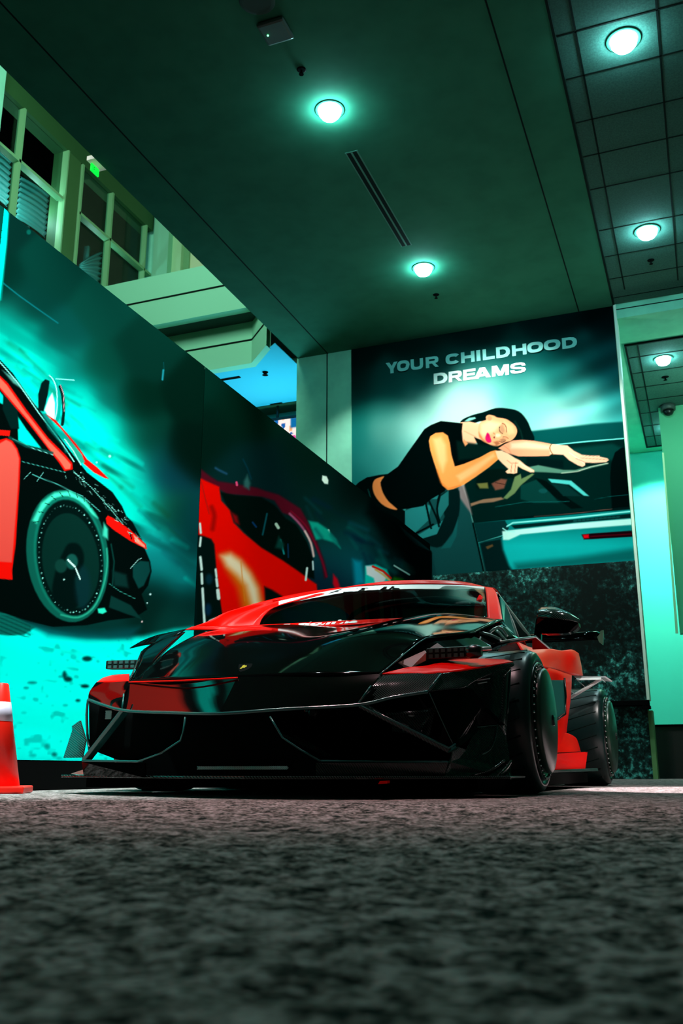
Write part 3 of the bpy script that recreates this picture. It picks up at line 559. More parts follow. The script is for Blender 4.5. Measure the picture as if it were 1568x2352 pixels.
# second sheet of the same mural
P = gridX(ys + .004, ye_, 380, 380, .16, HW); X, Y = pixmap(P); c = Canvas(X, Y)
c.field([(460, 860, (2, 48, 36)), (480, 1000, (2, 34, 24)), (560, 950, (2, 44, 30)), (700, 1080, (2, 32, 22)), (800, 1150, (2, 18, 14)), (900, 1240, (1, 10, 8)), (980, 1300, (1, 8, 6)), (560, 1080, (5, 50, 50)), (640, 1110, (3, 42, 44)), (720, 1140, (4, 42, 38)), (760, 1180, (5, 55, 50)),
    (800, 1230, (8, 72, 72)), (850, 1230, (4, 60, 58)), (790, 1290, (8, 78, 82)), (830, 1290, (10, 105, 120)), (900, 1280, (4, 40, 42)), (950, 1330, (2, 20, 20)), (770, 1340, (6, 40, 60)), (500, 1400, (2, 30, 28))], 34)
c.poly([(452, 1200), (470, 1215), (486, 1245), (500, 1330), (515, 1445), (452, 1445)], (2, 26, 22), 3)
c.poly([(462, 1078), (480, 1092), (500, 1105), (545, 1112), (590, 1120), (612, 1128), (640, 1136), (665, 1152), (690, 1168), (708, 1200), (728, 1245), (745, 1290), (752, 1322), (745, 1330), (737, 1290), (722, 1252), (700, 1215), (670, 1185), (648, 1178), (630, 1150), (605, 1142), (560, 1138), (520, 1135), (505, 1125), (460, 1100)], (95, 14, 32), 4)
c.poly([(505, 1130), (540, 1137), (600, 1142), (630, 1160), (655, 1190), (680, 1205), (705, 1245), (718, 1280), (722, 1330), (690, 1322), (600, 1262), (545, 1205), (520, 1160)], (1, 20, 15), 3)
c.poly([(455, 1096), (480, 1108), (503, 1118), (508, 1150), (528, 1172), (536, 1200), (560, 1225), (600, 1258), (650, 1288), (685, 1312), (715, 1334), (727, 1342), (730, 1372), (620, 1410), (515, 1445), (507, 1390), (497, 1310), (492, 1250), (485, 1238), (470, 1232), (455, 1228)], (255, 8, 0), 3)
c.line([(486, 1165), (492, 1185), (488, 1215)], 10, (150, 8, 4), 8, .7, sm=3); c.poly([(530, 1175), (545, 1185), (550, 1205), (538, 1200)], (140, 12, 15), 5)
c.poly([(505, 1275), (525, 1268), (550, 1282), (575, 1310), (595, 1345), (607, 1390), (590, 1410), (560, 1410), (545, 1350), (520, 1310)], (235, 110, 10), 14); c.poly([(508, 1277), (530, 1272), (552, 1288), (575, 1318), (592, 1352), (598, 1392), (580, 1400), (565, 1345), (545, 1322), (520, 1300)], (255, 232, 190), 12); c.line([(553, 1290), (557, 1335), (562, 1380)], 2, (240, 140, 40), 3, .8)
c.poly([(607, 1347), (625, 1355), (655, 1374), (700, 1400), (610, 1400)], (2, 24, 20), 4)
c.poly([(455, 1232), (480, 1237), (490, 1262), (496, 1320), (506, 1390), (514, 1440), (500, 1440), (455, 1440)], (2, 26, 22), 2)
for a_, b_, w_ in (((459, 1203), (461, 1224), 5), ((461, 1235), (459, 1254), 5), ((460, 1280), (463, 1308), 6), ((463, 1318), (464, 1340), 6), ((465, 1352), (470, 1440), 6), ((495, 1308), (497, 1325), 5), ((497, 1330), (499, 1346), 6), ((500, 1356), (502, 1374), 8)): c.line([a_, b_], w_, (225, 255, 245), 2.5)
c.poly([(470, 1440), (480, 1424), (495, 1418), (505, 1430), (500, 1445)], (230, 255, 250), 2); c.ell(480, 1330, 8, 12, (6, 55, 70), 5); c.ell(478, 1400, 7, 14, (6, 50, 80), 5)
for a_, b_, w_, co in (((613, 1180), (603, 1228), 4, (10, 90, 100)), ((580, 1200), (588, 1210), 4, (8, 60, 110)), ((644, 1240), (652, 1272), 4, (20, 150, 150)), ((634, 1204), (639, 1212), 7, (190, 225, 200)), ((661, 1250), (662, 1280), 3, (10, 60, 100)), ((705, 1305), (702, 1332), 5, (225, 255, 245)), ((718, 1290), (719, 1308), 4, (200, 230, 230)), ((543, 1108), (544, 1114), 5, (255, 80, 130)), ((754, 1218), (755, 1224), 5, (230, 245, 225))): c.line([a_, b_], w_, co, 2)
c.poly([(640, 1232), (652, 1250), (650, 1262), (632, 1258)], (6, 75, 65), 5)
c.line([(665, 1180), (685, 1200), (700, 1220), (713, 1245), (720, 1275)], 5, (190, 90, 130), 4, .9, sm=3); c.line([(700, 1220), (714, 1248), (720, 1278)], 4, (230, 205, 190), 3, sm=3)
c.line([(668, 1174), (700, 1205), (722, 1245), (740, 1290), (750, 1325)], 4, (130, 14, 40), 3, sm=3); c.poly([(765, 1318), (775, 1330), (782, 1352), (770, 1356), (764, 1340)], (225, 8, 30), 4)
c.poly([(708, 1196), (730, 1200), (752, 1215), (772, 1238), (782, 1260), (765, 1246), (740, 1238), (725, 1240)], (10, 165, 140), 4); c.poly([(560, 1105), (568, 1090), (575, 1110), (572, 1125), (560, 1118)], (50, 110, 105), 5); c.line([(495, 1075), (503, 1080), (520, 1088)], 5, (30, 80, 110), 4); c.line([(558, 1055), (568, 1075), (577, 1100)], 3, (5, 65, 80), 3)
c.poly([(810, 1285), (830, 1290), (838, 1340), (815, 1345)], (0, 150, 175), 8); c.line([(455, 1075), (470, 1140), (480, 1180)], 2, (10, 60, 60), 3, .3)
for k in range(26):
    t_ = random.random(); x_ = 690 + 240 * t_; y_ = 1150 + 150 * t_ + random.uniform(-25, 45); c.line([(x_, y_), (x_ + random.uniform(10, 45), y_ + random.uniform(10, 40))], random.uniform(4, 14), random.choice([(10, 95, 110), (6, 60, 58), (4, 110, 105), (3, 40, 60)]), 9, random.uniform(.25, .6))
c.poly([(838, 1300), (862, 1296), (888, 1308), (898, 1330), (885, 1345), (838, 1342)], (0, 220, 200), 3); c.poly([(840, 1300), (856, 1299), (875, 1308), (888, 1325), (878, 1345), (862, 1345), (858, 1328), (842, 1320)], (255, 255, 255), 3)
c.line([(856, 1301), (880, 1312), (897, 1328)], 5, (250, 30, 10), 2); c.line([(862, 1308), (880, 1320), (896, 1334)], 4, (255, 200, 110), 2.5); c.poly([(898, 1335), (905, 1325), (925, 1330), (935, 1345), (895, 1350)], (30, 120, 15), 5); c.line([(905, 1299), (940, 1320)], 3.5, (190, 235, 225), 2); c.poly([(925, 1285), (955, 1305), (953, 1320), (925, 1305)], (8, 62, 58), 3)
c.poly([(918, 1207), (935, 1222), (955, 1238), (985, 1262), (988, 1266), (955, 1252), (930, 1228)], (8, 85, 90), 2); c.poly([(740, 1092), (750, 1094), (754, 1103), (753, 1112), (745, 1111), (739, 1103)], (235, 255, 235), 1.5)
c.poly([(852, 1140), (952, 1235), (995, 1270), (995, 1340), (955, 1330), (935, 1290), (890, 1240), (840, 1180)], (0, 6, 5), 14, al=.8)
mural('red_bodywork_print', P, c, PM, side, dark=.75)

# ------------------------------------------------------------------ back wall mural (woman leaning on a car)
def q_(x, y): return (780 + x / 2.24, 700 + y / 2.24)
mtl, mtr, mbr = A(807.5, 799, YB), A(1410, 710, YB), A(1459.5, 1304, YB)
mx0, mx1, mz0, mz1 = mtl.x, XR - .012, 2.632, SOF - .004
ncol, nrow = 430, 430
P = np.zeros((nrow, ncol, 3)); P[..., 0] = np.linspace(mx0, mx1, ncol)[None]; P[..., 1] = YB - .012; P[..., 2] = np.linspace(mz0, mz1, nrow)[:, None]
X, Y = pixmap(P); c = Canvas((X - 780) * 2.24, (Y - 700) * 2.24)
c.field([(60, 230, (0, 30, 28)), (400, 190, (0, 32, 30)), (700, 130, (0, 30, 30)), (1100, 90, (0, 28, 30)), (1400, 50, (0, 16, 18)), (60, 430, (0, 45, 42)), (60, 540, (5, 115, 105)), (60, 700, (10, 130, 122)), (60, 900, (10, 120, 115)), (250, 430, (4, 75, 70)), (250, 520, (30, 130, 120)), (250, 650, (70, 165, 150)), (420, 400, (8, 90, 84)),
    (420, 520, (110, 190, 175)), (560, 470, (140, 205, 190)), (700, 420, (120, 198, 184)), (700, 520, (165, 230, 215)), (560, 580, (175, 232, 215)), (850, 440, (80, 175, 165)), (1000, 450, (60, 160, 150)), (1000, 540, (110, 205, 190)), (900, 380, (30, 130, 125)), (1100, 350, (8, 105, 100)), (1200, 400, (25, 130, 125)), (1420, 230, (0, 62, 66)),
    (1420, 330, (10, 100, 105)), (1420, 450, (15, 130, 130)), (1420, 560, (30, 165, 160)), (1250, 520, (95, 190, 180)), (1150, 600, (130, 210, 195)), (1300, 590, (80, 190, 180)), (300, 750, (60, 160, 150)), (200, 800, (30, 145, 138)), (1100, 260, (0, 70, 68)), (1250, 300, (8, 95, 95)), (700, 330, (8, 80, 76)), (500, 340, (3, 55, 52)), (900, 290, (2, 55, 52)), (350, 640, (130, 205, 190))], 62)
u = c.x * .5 + c.y * 1.0; ray_ = (np.sin((c.y + c.x * .42) * .045) * .5 + .5) * np.clip((c.x - 950) / 300, 0, 1) * np.clip((620 - c.y) / 100, 0, 1); c.c = c.c * (1 - .28 * ray_[..., None])
gm = c.c.mean(-1, keepdims=True); c.c = c.c * .8 + gm * .2 * np.clip(c.c[..., 1:2] / 160, 0, 1) + c.c * .2 * (1 - np.clip(c.c[..., 1:2] / 160, 0, 1))
D = (0, 30, 27)
c.poly([(985, 650), (1130, 632), (1300, 612), (1480, 600), (1490, 700), (1100, 730), (990, 720)], (2, 70, 68), 8)
c.poly([(640, 800), (985, 716), (1120, 722), (1480, 690), (1530, 1050), (1060, 1110), (690, 1128), (640, 940)], D, 3); c.poly([(1140, 745), (1400, 715), (1450, 735), (1400, 800), (1200, 800)], (2, 55, 50), 12)
c.poly([(1390, 890), (1395, 820), (1415, 760), (1450, 735), (1500, 735), (1530, 1050), (1400, 1060)], (0, 10, 10), 3); c.line([(1090, 722), (1250, 705), (1470, 687)], 5, (110, 225, 215), 3); c.poly([(960, 785), (1150, 800), (1150, 840), (960, 830)], (0, 20, 20), 6)
c.poly([(1000, 890), (1060, 905), (1180, 1000), (1250, 1045), (1190, 1050), (1080, 970)], (0, 12, 11), 4); c.poly([(930, 930), (1010, 900), (1080, 965), (1130, 1020), (1000, 1020), (930, 1000)], (4, 55, 50), 4)
c.poly([(1070, 895), (1190, 905), (1283, 985), (1255, 982), (1180, 925), (1090, 915)], (70, 185, 180), 3); c.poly([(1090, 920), (1170, 930), (1240, 985), (1150, 985)], (4, 45, 42), 3); c.line([(1310, 1000), (1400, 985), (1500, 975)], 2, (6, 80, 78), 2); c.line([(800, 1040), (950, 1015), (1180, 1012)], 3, (10, 90, 86), 3)
c.ell(1045, 958, 22, 12, (12, 80, 80), 4, al=.7)
# grey flank of the printed car
c.poly([(330, 1070), (345, 1045), (470, 945), (560, 925), (630, 935), (660, 1020), (685, 1130), (745, 1412), (470, 1428), (400, 1230), (335, 1150)], (14, 68, 68), 3)
c.poly([(610, 935), (640, 925), (665, 1010), (680, 1080), (650, 1040), (615, 990)], (150, 120, 120), 8, al=.8)
c.poly([(500, 1000), (570, 950), (615, 960), (610, 1100), (560, 1200), (500, 1250), (390, 1205), (470, 1170), (540, 1090)], (1, 24, 24), 5, sm=3); c.poly([(520, 1255), (580, 1180), (610, 1090), (600, 1190), (570, 1250)], (14, 85, 85), 4)
c.poly([(335, 1060), (430, 1020), (470, 1035), (455, 1110), (380, 1180), (335, 1130)], (28, 115, 115), 3); c.poly([(385, 1195), (460, 1150), (530, 1110), (500, 1180), (420, 1205)], (30, 120, 120), 3); c.poly([(455, 965), (500, 940), (520, 950), (500, 1000), (460, 1000)], (28, 110, 110), 3); c.poly([(520, 985), (560, 955), (560, 1030), (515, 1100), (500, 1060)], (25, 100, 100), 3)
for a_ in ([(455, 1000), (500, 1100), (510, 1140)], [(440, 1010), (470, 1150)], [(520, 950), (500, 1050), (515, 1120)], [(385, 1180), (480, 1130)]): c.line(a_, 10, (0, 12, 12), 3, sm=3)
# rear of the printed car
c.poly([(690, 1125), (850, 1108), (1530, 1050), (1540, 1362), (1100, 1380), (760, 1412), (712, 1225)], (4, 125, 122), 3, col2=(10, 170, 168), g=((0, 1150), (0, 1240)))
c.poly([(690, 1125), (850, 1110), (870, 1150), (830, 1200), (712, 1222)], (3, 48, 48), 3); c.line([(712, 1225), (830, 1190), (880, 1165)], 4, (70, 180, 172), 3)
c.line([(900, 1098), (1150, 1078), (1520, 1042)], 12, (0, 22, 22), 3); c.line([(860, 1140), (890, 1122), (1200, 1096), (1520, 1060)], 8, (120, 225, 215), 3); c.line([(1000, 1090), (1250, 1068), (1400, 1050)], 3, (120, 80, 70), 2, .8)
c.poly([(880, 1135), (1000, 1124), (1190, 1106), (1520, 1072), (1520, 1095), (1200, 1122), (900, 1152)], (0, 34, 34), 3)
c.poly([(835, 1165), (880, 1160), (1200, 1125), (1530, 1098), (1530, 1130), (1200, 1155), (930, 1182), (870, 1210), (840, 1210)], (185, 238, 228), 5); c.line([(838, 1150), (860, 1165), (900, 1168)], 5, (150, 235, 225), 3)
for k in range(11): c.line([(1205 + k * 22, 1112 - k * 2), (1217 + k * 22, 1111 - k * 2)], 9, (10, 70, 68), 2)
c.poly([(1243, 1182), (1300, 1176), (1530, 1160), (1530, 1192), (1300, 1206), (1255, 1208)], (25, 2, 8), 3); c.poly([(1250, 1184), (1280, 1182), (1282, 1200), (1256, 1202)], (225, 5, 20), 5); c.line([(1290, 1192), (1520, 1178)], 6, (110, 6, 20), 5, .7)
c.poly([(900, 1330), (1200, 1300), (1530, 1250), (1530, 1320), (1200, 1350), (900, 1372)], (3, 88, 86), 25, al=.8); c.poly([(715, 1225), (745, 1215), (830, 1200), (840, 1260), (870, 1340), (900, 1385), (850, 1400), (765, 1412), (745, 1370)], (2, 30, 30), 12); c.poly([(750, 1245), (785, 1232), (790, 1242), (760, 1258)], (95, 70, 40), 4)
c.line([(685, 1125), (715, 1260), (748, 1412)], 9, (0, 14, 13), 3); c.poly([(780, 1395), (1100, 1372), (1530, 1345), (1530, 1365), (1100, 1388), (780, 1414)], (30, 200, 195), 4)
# reflection of the woman
c.poly([(700, 905), (740, 860), (800, 845), (870, 850), (930, 870), (925, 900), (860, 890), (780, 930), (710, 950)], (1, 20, 16), 5, sm=3); c.poly([(705, 920), (760, 915), (765, 945), (720, 945)], (110, 110, 55), 5); c.poly([(780, 920), (830, 895), (860, 900), (845, 945), (800, 955)], (120, 70, 55), 6); c.line([(800, 915), (850, 925)], 3, (30, 15, 12), 2)
c.poly([(900, 885), (930, 870), (935, 895), (990, 868), (1000, 872), (930, 930), (900, 970), (860, 1000), (840, 995), (880, 950)], (95, 120, 75), 4); c.poly([(672, 1022), (740, 1000), (830, 990), (845, 1000), (790, 1015), (720, 1022), (675, 1037)], (140, 105, 80), 4)
c.poly([(960, 838), (1020, 825), (1150, 850), (1210, 850), (1280, 832), (1375, 812), (1380, 820), (1300, 838), (1230, 858), (1150, 868), (1060, 862), (1000, 860)], (75, 125, 105), 4); c.line([(1380, 815), (1290, 834), (1225, 857), (1140, 866)], 3, (200, 205, 180), 2.5)
# clothes, skin, hair
BKc = (0, 7, 7); SK = (245, 158, 96)
c.poly([(70, 940), (100, 912), (140, 888), (200, 876), (250, 870), (240, 930), (300, 1040), (335, 1060), (335, 1150), (400, 1230), (475, 1275), (475, 1435), (300, 1200), (150, 1010)], (0, 10, 9), 2); c.line([(145, 950), (160, 1000), (150, 960)], 5, (6, 60, 56), 2)
c.poly([(168, 935), (178, 902), (205, 888), (228, 884), (210, 915), (222, 965), (250, 1010), (298, 1052), (262, 1050), (215, 1025), (180, 980)], (222, 128, 66), 3, sm=3)
c.poly([(620, 608), (640, 585), (690, 565), (740, 552), (800, 532), (860, 533), (920, 548), (960, 590), (985, 645), (1002, 695), (960, 705), (900, 700), (880, 715), (840, 710), (860, 640), (820, 600), (760, 600), (720, 600), (680, 612)], (0, 16, 15), 2.5, sm=3); c.poly([(640, 600), (665, 582), (695, 578), (700, 586), (660, 600)], (120, 195, 180), 3); c.line([(900, 600), (930, 650), (940, 690)], 8, (8, 50, 42), 8, .6)
c.poly([(620, 605), (716, 612), (730, 650), (722, 690), (680, 730), (645, 742), (628, 690)], (248, 178, 138), 2, sm=2); c.line([(640, 650), (700, 680)], 3, (190, 100, 60), 5, .5)
c.poly([(690, 680), (740, 700), (800, 715), (860, 700), (890, 720), (850, 745), (800, 760), (720, 740)], (0, 14, 12), 3)
c.poly([(712, 645), (718, 610), (735, 598), (752, 592), (752, 575), (768, 566), (795, 572), (810, 580), (855, 588), (895, 615), (912, 645), (905, 675), (880, 700), (850, 708), (825, 722), (800, 730), (765, 716), (735, 700), (716, 680)], (246, 160, 112), 2.5, sm=3)
c.poly([(725, 615), (770, 595), (830, 610), (800, 650), (740, 680), (722, 660)], (255, 205, 165), 16, al=.7); c.poly([(845, 600), (890, 625), (900, 660), (870, 670), (850, 640)], (252, 190, 140), 10, al=.6); c.ell(770, 584, 12, 12, (225, 135, 95), 4); c.poly([(715, 655), (735, 690), (760, 712), (735, 700), (718, 680)], (200, 105, 60), 6)
c.poly([(752, 672), (758, 658), (768, 664), (774, 680), (780, 704), (764, 710), (752, 700), (748, 686)], (214, 16, 88), 2.5, sm=3); c.line([(762, 664), (766, 700)], 1.5, (110, 0, 40), 1.5)
c.poly([(820, 636), (826, 622), (836, 616), (844, 628), (848, 648), (840, 658), (827, 654)], (140, 112, 84), 7, al=.55, sm=3); c.line([(822, 628), (820, 642), (826, 656), (838, 663)], 3.5, (12, 30, 26), 2, sm=3); c.line([(835, 610), (848, 616), (856, 632), (858, 655)], 3.5, (70, 34, 22), 2, sm=3)
c.poly([(822, 694), (840, 686), (856, 690), (850, 702), (832, 708)], (120, 84, 60), 5, al=.6); c.line([(818, 700), (834, 708), (852, 700)], 3, (16, 24, 20), 2, sm=3); c.line([(838, 680), (856, 680), (866, 688)], 2.5, (80, 40, 26), 2); c.poly([(790, 706), (812, 700), (826, 714), (806, 726)], (150, 80, 48), 6, al=.8); c.line([(790, 660), (800, 668), (795, 688)], 3, (170, 80, 50), 3); c.dot(794, 682, 4, (90, 25, 20)); c.ell(812, 672, 14, 9, (255, 215, 180), 7, al=.8)
c.poly([(470, 618), (520, 598), (560, 602), (632, 610), (628, 650), (632, 700), (650, 740), (700, 720), (760, 722), (810, 730), (810, 760), (740, 790), (680, 805), (620, 830), (575, 880), (540, 960), (470, 1000), (430, 1035), (345, 1050), (300, 1055), (250, 1010), (222, 965), (210, 915), (250, 868), (300, 832), (350, 760), (400, 690), (435, 640)], BKc, 2.5); c.poly([(600, 700), (700, 715), (820, 730), (790, 770), (700, 790), (610, 800)], (1, 26, 22), 10)
c.poly([(636, 690), (660, 715), (645, 728), (634, 705)], (225, 140, 90), 3)
c.poly([(458, 700), (466, 676), (492, 660), (530, 656), (556, 674), (566, 710), (574, 770), (592, 832), (640, 818), (720, 785), (775, 755), (800, 748), (824, 754), (822, 790), (770, 835), (700, 885), (640, 925), (585, 948), (556, 953), (528, 930), (508, 880), (484, 810), (466, 750)], (238, 142, 70), 2.5); c.poly([(480, 690), (520, 680), (545, 720), (550, 800), (530, 860), (505, 800)], (252, 182, 122), 16, al=.8); c.poly([(600, 880), (700, 820), (790, 765), (800, 780), (700, 860), (620, 910)], (250, 176, 118), 12, al=.8); c.line([(500, 850), (520, 915), (556, 948), (620, 930)], 8, (205, 100, 30), 8, .6)
c.poly([(800, 752), (830, 750), (866, 765), (900, 788), (925, 800), (955, 825), (1000, 852), (1000, 862), (980, 862), (940, 845), (915, 830), (912, 865), (895, 870), (880, 868), (862, 868), (852, 858), (868, 845), (835, 815), (812, 790)], (250, 188, 150), 2.5); c.line([(885, 820), (880, 862)], 2.5, (180, 90, 60), 2); c.line([(905, 810), (900, 864)], 2.5, (170, 80, 50), 2); c.line([(860, 800), (880, 815), (915, 815)], 2.5, (190, 105, 75), 3); c.line([(925, 812), (990, 856)], 4, (255, 215, 190), 3)
c.poly([(815, 738), (850, 716), (890, 698), (940, 695), (1000, 700), (1080, 714), (1090, 768), (1075, 778), (1000, 780), (920, 780), (860, 762)], (236, 150, 112), 2.5); c.poly([(880, 712), (960, 705), (1080, 725), (1080, 745), (960, 740), (880, 740)], (252, 196, 165), 12, al=.8); c.line([(845, 725), (870, 745), (885, 772)], 3, (190, 100, 70), 5, .6)
c.poly([(1080, 716), (1140, 722), (1170, 724), (1205, 752), (1245, 772), (1290, 776), (1335, 776), (1338, 782), (1376, 790), (1384, 799), (1370, 810), (1310, 814), (1262, 812), (1262, 826), (1248, 834), (1225, 826), (1180, 800), (1150, 772), (1080, 768)], (248, 186, 152), 2.5); c.line([(1240, 788), (1300, 792), (1375, 797)], 2, (185, 105, 80), 2); c.line([(1180, 760), (1230, 795), (1256, 815)], 3, (255, 225, 205), 3); c.line([(1215, 790), (1262, 812)], 2.5, (160, 80, 55), 2); c.line([(1250, 777), (1330, 781)], 1.5, (200, 120, 95), 1.5)
c.line([(1088, 718), (1080, 735), (1086, 755), (1098, 772)], 4, (90, 60, 10), 2, sm=3)
c.poly([(0, 880), (72, 940), (472, 1268), (472, 1500), (0, 1500)], (0, 8, 7), 3)
back = empty('back_wall_mural', ((mx0 + mx1) / 2, YB - .012, mz0), 'printed mural of a dark-haired woman leaning on a car, high on the back wall', 'mural')
mural('woman_print', P, c, PM, back, dark=.85)
# heavy extended capitals drawn as outlines, each in a unit box
def ring(n=2.7, t=.26, tv=.27, a0=0, a1=360):
    P_ = []; 
    for sc_, rng in ((0, range(a0, a1 + 1, 6)), (1, range(a1, a0 - 1, -6))):
        rx, ry = (.5, .5) if not sc_ else (.5 - t, .5 - tv)
        for d_ in rng:
            q = math.radians(d_); cx_, sx_ = math.cos(q), math.sin(q); P_.append((.5 + rx * math.copysign(abs(cx_) ** (2 / n), cx_), .5 + ry * math.copysign(abs(sx_) ** (2 / n), sx_)))
    return P_
def bar(x0, y0, x1, y1): return [(x0, y0), (x1, y0), (x1, y1), (x0, y1)]
def dring():
    o_ = [(0, 0), (.55, 0), (.8, .06), (.96, .25), (1, .5), (.96, .75), (.8, .94), (.55, 1), (0, 1)]; i_ = [(.26, .75), (.48, .75), (.63, .7), (.7, .6), (.72, .5), (.7, .4), (.63, .3), (.48, .25), (.26, .25)]
    return [bar(0, 0, .26, 1)] + [[o_[i], o_[i + 1], i_[-2 - i], i_[-1 - i]] for i in range(8)]
def rringp():
    o_ = [(.18, 1), (.7, 1), (.9, .95), (.98, .8), (.98, .55), (.9, .42), (.7, .36), (.18, .36)]; i_ = [(.24, .77), (.62, .77), (.69, .755), (.72, .71), (.72, .66), (.69, .61), (.62, .59), (.24, .59)]
    return [bar(0, 0, .26, 1)] + [[o_[i], o_[i + 1], i_[i + 1], i_[i]] for i in range(7)] + [[(.45, .4), (.7, .4), (1.0, 0), (.74, 0)]]
def strip(out, inn): return [[out[i], out[i + 1], inn[i + 1], inn[i]] for i in range(len(out) - 1)]
def rq(a0, a1, t=.26, tv=.27, n=2.7):
    r_ = ring(n, t, tv, a0, a1); k = len(r_) // 2; o_ = r_[:k]; i_ = r_[k:][::-1]; return strip(o_, i_)
S_ = strip([(.97, .68), (.9, .9), (.7, 1), (.3, 1), (.08, .92), (.02, .74), (.06, .56), (.3, .44), (.66, .38), (.76, .3), (.68, .2), (.34, .2), (.24, .34)],
           [(.75, .68), (.7, .78), (.62, .8), (.34, .8), (.25, .76), (.25, .68), (.34, .62), (.66, .57), (.92, .48), (.99, .28), (.9, .08), (.66, 0), (.28, 0)]) + [[(.24, .34), (.28, 0), (.08, .1), (0, .34)]]
GL = {'O': rq(0, 360), 'C': rq(38, 322), 'D': dring(), 'R': rringp(), 'S': S_, 'I': [bar(0, 0, 1, 1)], 'L': [bar(0, 0, .29, 1), bar(.29, 0, 1, .27)], 'H': [bar(0, 0, .26, 1), bar(.74, 0, 1, 1), bar(.26, .38, .74, .64)],
      'E': [bar(0, 0, .28, 1), bar(.28, 0, 1, .23), bar(.28, .39, .94, .61), bar(.28, .77, 1, 1)], 'Y': [[(.36, 0), (.64, 0), (.64, .42), (.36, .42)], [(0, 1), (.31, 1), (.63, .42), (.36, .36)], [(1, 1), (.69, 1), (.37, .42), (.64, .36)]],
      'U': [bar(0, .4, .26, 1), bar(.74, .4, 1, 1)] + strip([(0, .4), (.04, .16), (.2, .02), (.5, 0), (.8, .02), (.96, .16), (1, .4)], [(.26, .4), (.3, .3), (.38, .26), (.5, .25), (.62, .26), (.7, .3), (.74, .4)]),
      'A': [[(0, 0), (.27, 0), (.62, 1), (.34, 1)], [(1, 0), (.73, 0), (.38, 1), (.66, 1)], bar(.24, .16, .76, .4)], 'M': [bar(0, 0, .21, 1), bar(.79, 0, 1, 1), [(.0, 1), (.3, 1), (.62, 0), (.38, 0)], [(1, 1), (.7, 1), (.38, 0), (.62, 0)]]}
def letters(spec, quad, m, name):
    q = [A(*v, YB - .02) for v in quad]; x0 = spec[0][1]; x1 = spec[-1][2]
    for ch, a_, b_ in spec:
        vs = []; fs = []
        for P_ in GL[ch]:
            k = len(vs)
            for u_, v_ in P_:
                u2 = ((a_ + (b_ - a_) * u_) - x0) / (x1 - x0); p = (q[0] * (1 - u2) + q[1] * u2) * (1 - v_) + (q[3] * (1 - u2) + q[2] * u2) * v_; p.y = YB - .02 - k * .00012; vs.append(p)
            fs.append(tuple(range(k, k + len(P_))))
        mesh(name, vs, fs, m, back)
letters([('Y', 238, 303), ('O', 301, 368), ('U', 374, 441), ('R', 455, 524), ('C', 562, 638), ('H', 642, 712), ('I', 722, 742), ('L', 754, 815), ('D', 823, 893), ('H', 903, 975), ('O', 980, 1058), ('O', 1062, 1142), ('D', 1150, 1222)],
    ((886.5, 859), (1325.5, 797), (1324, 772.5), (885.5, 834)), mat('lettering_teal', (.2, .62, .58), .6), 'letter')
letters([('D', 483, 556), ('R', 562, 632), ('E', 638, 702), ('A', 694, 780), ('M', 786, 872), ('S', 878, 958)], ((996, 883), (1208, 855), (1207.5, 831), (995.5, 858.5)), mat('lettering_pale', (.7, .95, .88), .6), 'letter')  # paler than the first line: the wall's light gradient put into letter colours
back['label'] = 'back wall mural of a woman leaning on a car under YOUR CHILDHOOD DREAMS'
# ------------------------------------------------------------------ ceiling fixtures
M['lamp'] = mat('lamp_glow', (1, 1, 1), emit=(0.42, .95, 1), es=140)
def downlight(px, py, z, lab, r=.1):
    p = at(px, py, 'Z', z - .03); e_ = empty('ceiling_downlight', (p.x, p.y, z), lab, 'ceiling light', 'round downlights in the ceilings')
    lathe('trim_ring', [(r * 1.0, -.004), (r * 1.25, -.008), (r * 1.3, 0), (r * 1.0, 0)], (p.x, p.y, z), 'soffit', e_, seg=32)
    lathe('diffuser', [(r * .35, -.1), (r * .7, -.085), (r * .92, -.05), (r, 0)], (p.x, p.y, z), 'lamp', e_, seg=24)
    return e_
downlight(757, 258, SOF, 'bright round downlight in the dark soffit, the nearer of its two', .115)
downlight(972, 620, SOF, 'bright round downlight in the dark soffit near the wall mural lettering', .115)
downlight(1432, 98, SOF + .016, 'bright downlight in the tiled aisle ceiling at the upper right', .12)
downlight(1486, 535, SOF + .016, 'bright downlight in the tiled aisle ceiling beside a sprinkler head', .12)
downlight(1523, 828, 6.184, 'downlight in the lower back ceiling, the nearer of its pair', .11)
downlight(1544, 985, 6.184, 'downlight in the lower back ceiling, the farther of its pair', .11)
# linear slot diffuser
a, b = at(806, 348, 'Z', SOF), at(941, 563, 'Z', SOF)
sl = empty('linear_air_diffuser', (a.x, (a.y + b.y) / 2, SOF), 'long black twin-slot air diffuser in the dark soffit between two downlights', 'air vent')
box('diffuser_frame', (a.x - .07, a.x + .07, a.y, b.y, SOF - .004, SOF + .002), mat('frame_soffit', (.06, .25, .18), .8), sl)
for k in (-1, 1): box('slot', (a.x + k * .033 - .022, a.x + k * .033 + .022, a.y + .01, b.y - .01, SOF - .007, SOF - .0035), 'groove', sl)
